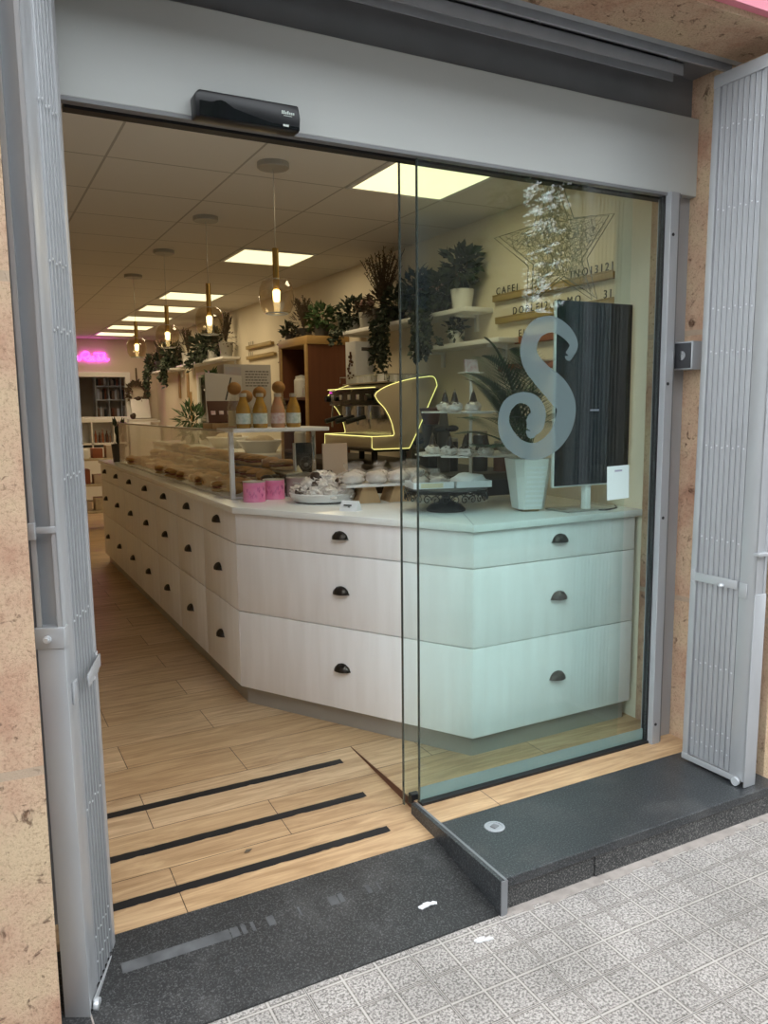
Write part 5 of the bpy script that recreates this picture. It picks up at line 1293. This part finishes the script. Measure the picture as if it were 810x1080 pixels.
# palm in a tapered white pot
pt = thing('potted_palm', 'palm with feathery leaves in a tapered white pot by the glass', 'plant', (2.215, .445, ZW))
b = bmesh.new(); w0, w1, H_ = .060, .090, .235; e = .35
def ring(w, z): return [b.verts.new((x*w, y*w, z)) for x, y in ((-1, -1+e), (-1+e, -1), (1-e, -1), (1, -1+e), (1, 1-e), (1-e, 1), (-1+e, 1), (-1, 1-e))]
r0_, r1_, r2_, r3_ = ring(w0, .012), ring(w1, H_), ring(w1-.01, H_), ring(w0, .10)
for a_, c_ in ((r0_, r1_), (r1_, r2_), (r2_, r3_)):
    for k in range(8): b.faces.new((a_[k], a_[(k+1) % 8], c_[(k+1) % 8], c_[k]))
b.faces.new(r0_[::-1]); bmesh.ops.recalc_face_normals(b, faces=b.faces)
mb = MB(); mb._merge(b, Matrix.Rotation(R(-14), 4, 'Z')); mb.build('pot', M['pot_white'], pt, smooth=False)
MB().box((.0, 0, .007), (.075, .075, .014), rz=R(-14)).build('pot_foot', M['pale_wood'], pt)
MB().box((0, 0, H_-.035), (.135, .135, .03), rz=R(-14)).build('soil', M['soil'], pt)
# raised dots on the pot's street face, in nine rows
rr = random.Random(77); b = MB(); tilt = math.atan2(w1-w0, H_-.012)
for row in range(9):
    z = .030+row*.021; x = -.040
    yf = -(w0+(w1-w0)*(z-.012)/(H_-.012))
    while x < .040:
        l = rr.uniform(.004, .009); b.box((x+l/2, yf-.001, z), (l, .003, rr.uniform(.006, .012)), rx=tilt, ry=rr.uniform(-.5, .5)); x += l+.0025
b.bm.transform(Matrix.Rotation(R(-14), 4, 'Z'))
b.build('embossed_marks', M['paper'], pt, smooth=False)
rr = random.Random(5)
fronds = [(-150, .34, .42, .75), (-172, .44, .30, .9), (165, .36, .48, .55), (-120, .24, .52, .5), (-110, .15, .54, .35), (120, .32, .46, .6), (60, .28, .50, .5), (20, .24, .46, .6), (200, .20, .58, .5), (-160, .40, .16, 1.25), (150, .38, .22, 1.1), (-100, .16, .36, .5), (30, .24, .26, .9), (178, .30, .55, .5), (-135, .30, .30, .9), (90, .2, .58, .4), (-125, .18, .46, .4), (140, .22, .62, .4)]
b = MB(); s_ = MB()
for k, (az, rch, ht, droop) in enumerate(fronds):
    a = R(az); hd = Vector((math.cos(a), math.sin(a), 0)); sd = Vector((-math.sin(a), math.cos(a), 0))
    n = 30; prev = None; sp_ = []
    for q in range(n+1):
        u = q/n; p = Vector((0, 0, H_-.03))+hd*rch*.8*(u**1.15)+Vector((0, 0, ht*(1.5*u-.5*u*u*(1+droop*.6))))
        sp_.append(p)
    wx = [p for p in sp_]
    s_.tube(wx[::2], [.004*(1-.7*i/11) for i in range(len(wx[::2]))], 5)
    for q in range(6, n+1):
        p = sp_[q]; d = (sp_[q]-sp_[q-1]).normalized(); u = q/n
        L_ = .17*math.sin(PI*min(1, .18+u*.78))+.03
        for sg in (-1, 1):
            dd = (d*.75+sd*sg*1.0+Vector((0, 0, -.12))).normalized()
            if p.x+2.215+dd.x*L_ > 2.9: continue
            q0 = p+dd*L_
            if (q0.x > -.015 or p.x > -.015) and (q0.y < -.06 or p.y < -.06): continue
            if q0.y+.445 < .06: L_ = max(.02, L_*.4)
            b.leaf(p, dd, Vector((0, 0, 1)), L_, .0130, .1)
b.build('fronds', M['palm'], pt, smooth=False); s_.build('stems', M['palm'], pt)
# dark upright screen
sn = thing('display_screen', 'tall dark display screen with pale frame standing on the worktop', 'screen', (2.432, .30, ZW))
MB().bb(-.212, .214, -.022, -.004, .114, .900, bev=.003).build('frame', M['white'], sn)
MB().bb(-.209, .212, -.026, -.021, .121, .902, bev=.001).build('screen', M['screen'], sn)
MB().bb(.085, .211, -.0275, -.0255, .122, .901).build('no_reflection_strip', M['screen_no_reflection'], sn)  # black right third: edge of the slate reflection put into the colour
MB().bb(-.02, .03, -.0285, -.027, .44, .448).build('logo_bar', M['paper_print'], sn)
MB().bb(-.016, .016, -.006, .024, .006, .14, bev=.003).build('post', M['white'], sn); MB().bb(-.13, .13, -.03, .13, 0, .008, bev=.003).build('foot', M['pot_grey'], sn)
cbl = MB().tube([(2.33, .42, ZW+.004), (2.39, .34, ZW+.003), (2.50, .25, ZW+.003), (2.60, .29, ZW+.003), (2.655, .36, ZW+.004)], .0025, 6).build('cable', M['rubber']); tag(cbl, 'thin black cable lying on the worktop under the dark screen', 'cable')
# wire star hanging behind the glass
sr = thing('wire_star', 'large wire mesh star hanging behind the shop glass', 'star', (2.47, .60, 2.20))
out_ = [(-.325, -.01), (-.105, .065), (-.022, .35), (.095, .11), (.345, .155), (.180, -.065), (.250, -.245), (.045, -.155), (-.140, -.285), (-.135, -.115)]
b = MB()
for yy in (-.018, .018): b.tube([(x, yy, z) for x, z in out_], .0024, 6, closed=True)
b.build('outline', M['wire'], sr)
b = MB(); rr = random.Random(12)
def inside(x, z):
    c = False; j_ = len(out_)-1
    for i in range(len(out_)):
        (x1, z1), (x2, z2) = out_[i], out_[j_]
        if (z1 > z) != (z2 > z) and x < (x2-x1)*(z-z1)/(z2-z1)+x1: c = not c
        j_ = i
    return c
cnt_ = 0
while cnt_ < 800:
    x, z = rr.uniform(-.33, .35), rr.uniform(-.29, .35)
    if not inside(x, z): continue
    a = rr.uniform(0, 2*PI); l = rr.uniform(.05, .11); x2, z2 = x+l*math.cos(a), z+l*math.sin(a)
    if not inside(x2, z2): continue
    b.tube([(x, rr.uniform(-.02, .02), z), ((x+x2)/2+rr.uniform(-.01, .01), rr.uniform(-.02, .02), (z+z2)/2+rr.uniform(-.01, .01)), (x2, rr.uniform(-.02, .02), z2)], .0007, 4); cnt_ += 1
b.build('mesh', M['wire'], sr, smooth=False)
MB().tube([(-.022, 0, .35), (-.022, 0, ZC-2.20)], .0012, 5).build('cord', M['wire'], sr)

# ------------------------------------------------------------------ across the street, mirrored faintly in the glass
def block(label, x0, x1, h):
    fa = thing('opposite_building', label, 'building', ((x0+x1)/2, -12.9, S-.14)); w2 = (x1-x0)/2
    MB().bb(-w2, w2, -1, 0, 0, h).build('wall', M['facade'], fa, smooth=False)
    k = 0
    while -w2+.8+k*3+1.5 < w2:
        for fl_ in range(int(h//3)):
            MB().bb(-w2+.8+k*3, -w2+2.2+k*3, 0, .03, .8+fl_*3, 2.8+fl_*3).build('window', M['window_far'], fa, smooth=False)
        k += 1
block('long building across the street, mirrored in the shop glass', -14, 11.8, 9)
block('low building across the street between two taller ones', 11.8, 14.0, 3.9)  # block shaped low so open sky brightens the glass reflection
block('tall building across the street at the far right', 14.0, 30, 12)
def street_tree(label, x, y, h, seed, n=2600, lf=.2):
    t = thing('street_tree', label, 'tree', (x, y, S-.14)); rr = random.Random(seed)
    MB().tube([(0, 0, 0), (.05, 0, h*.3), (.0, .05, h*.55), (.1, 0, h*.8)], [.13, .11, .09, .04], 10).build('trunk', M['bark'], t)
    b = MB()
    for i in range(n):
        v = Vector((rr.gauss(0, 1), rr.gauss(0, 1), rr.gauss(0, 1))).normalized()*(rr.random()**.45)
        k = 1+.35*noise.noise(v*2+Vector((seed, 0, 0)))
        p = Vector((v.x*1.6*k, v.y*1.5*k, h*.78+v.z*1.7*k))
        b.leaf(p, (rr.uniform(-1, 1), rr.uniform(-1, 1), rr.uniform(-1, .4)), (rr.uniform(-1, 1), rr.uniform(-1, 1), 1), lf, lf*.65)
    b.build('crown', M['street_leaf'], t, smooth=False)
street_tree('leafy street tree at the kerb, mirrored beside the star', 8.2, -7.2, 5.2, 3, 4200, .125)
street_tree('leafy street tree far along the kerb, mirrored at the glass edge', 13.4, -7.4, 5.6, 4)
street_tree('leafy street tree mirrored above the plant shelf', 4.0, -8.8, 5.6, 5)

# ------------------------------------------------------------------ daylight, camera, view
wd = bpy.data.worlds.new('World'); sc.world = wd; wd.use_nodes = True
bg = wd.node_tree.nodes['Background']
bg.inputs['Color'].default_value = (.90, .955, 1.0, 1); bg.inputs['Strength'].default_value = 2.0

cam = bpy.data.cameras.new('Camera'); co = bpy.data.objects.new('Camera', cam); col.objects.link(co)
cam.sensor_fit = 'VERTICAL'; cam.sensor_height = 36.0; cam.lens = 836.905/1080*36
cam.clip_start = .05; cam.clip_end = 100
r_ax = Vector((0.8845552021111509, -0.4663245370382414, -0.010174506089782247))
d_ax = Vector((-0.06987288909098387, -0.11090927202454218, -0.9913712285259572))
f_ax = Vector((0.46117228211177247, 0.8776334995515247, -0.13068881618854694))
m = Matrix((( r_ax.x, -d_ax.x, -f_ax.x, 0), (r_ax.y, -d_ax.y, -f_ax.y, -2.383271), (r_ax.z, -d_ax.z, -f_ax.z, 1.45), (0, 0, 0, 1)))
co.matrix_world = m
sc.camera = co
sc.view_settings.view_transform = 'Standard'; sc.view_settings.look = 'None'
sc.view_settings.gamma = 1.0; sc.view_settings.use_curve_mapping = False
sc.view_settings.exposure = 1.2
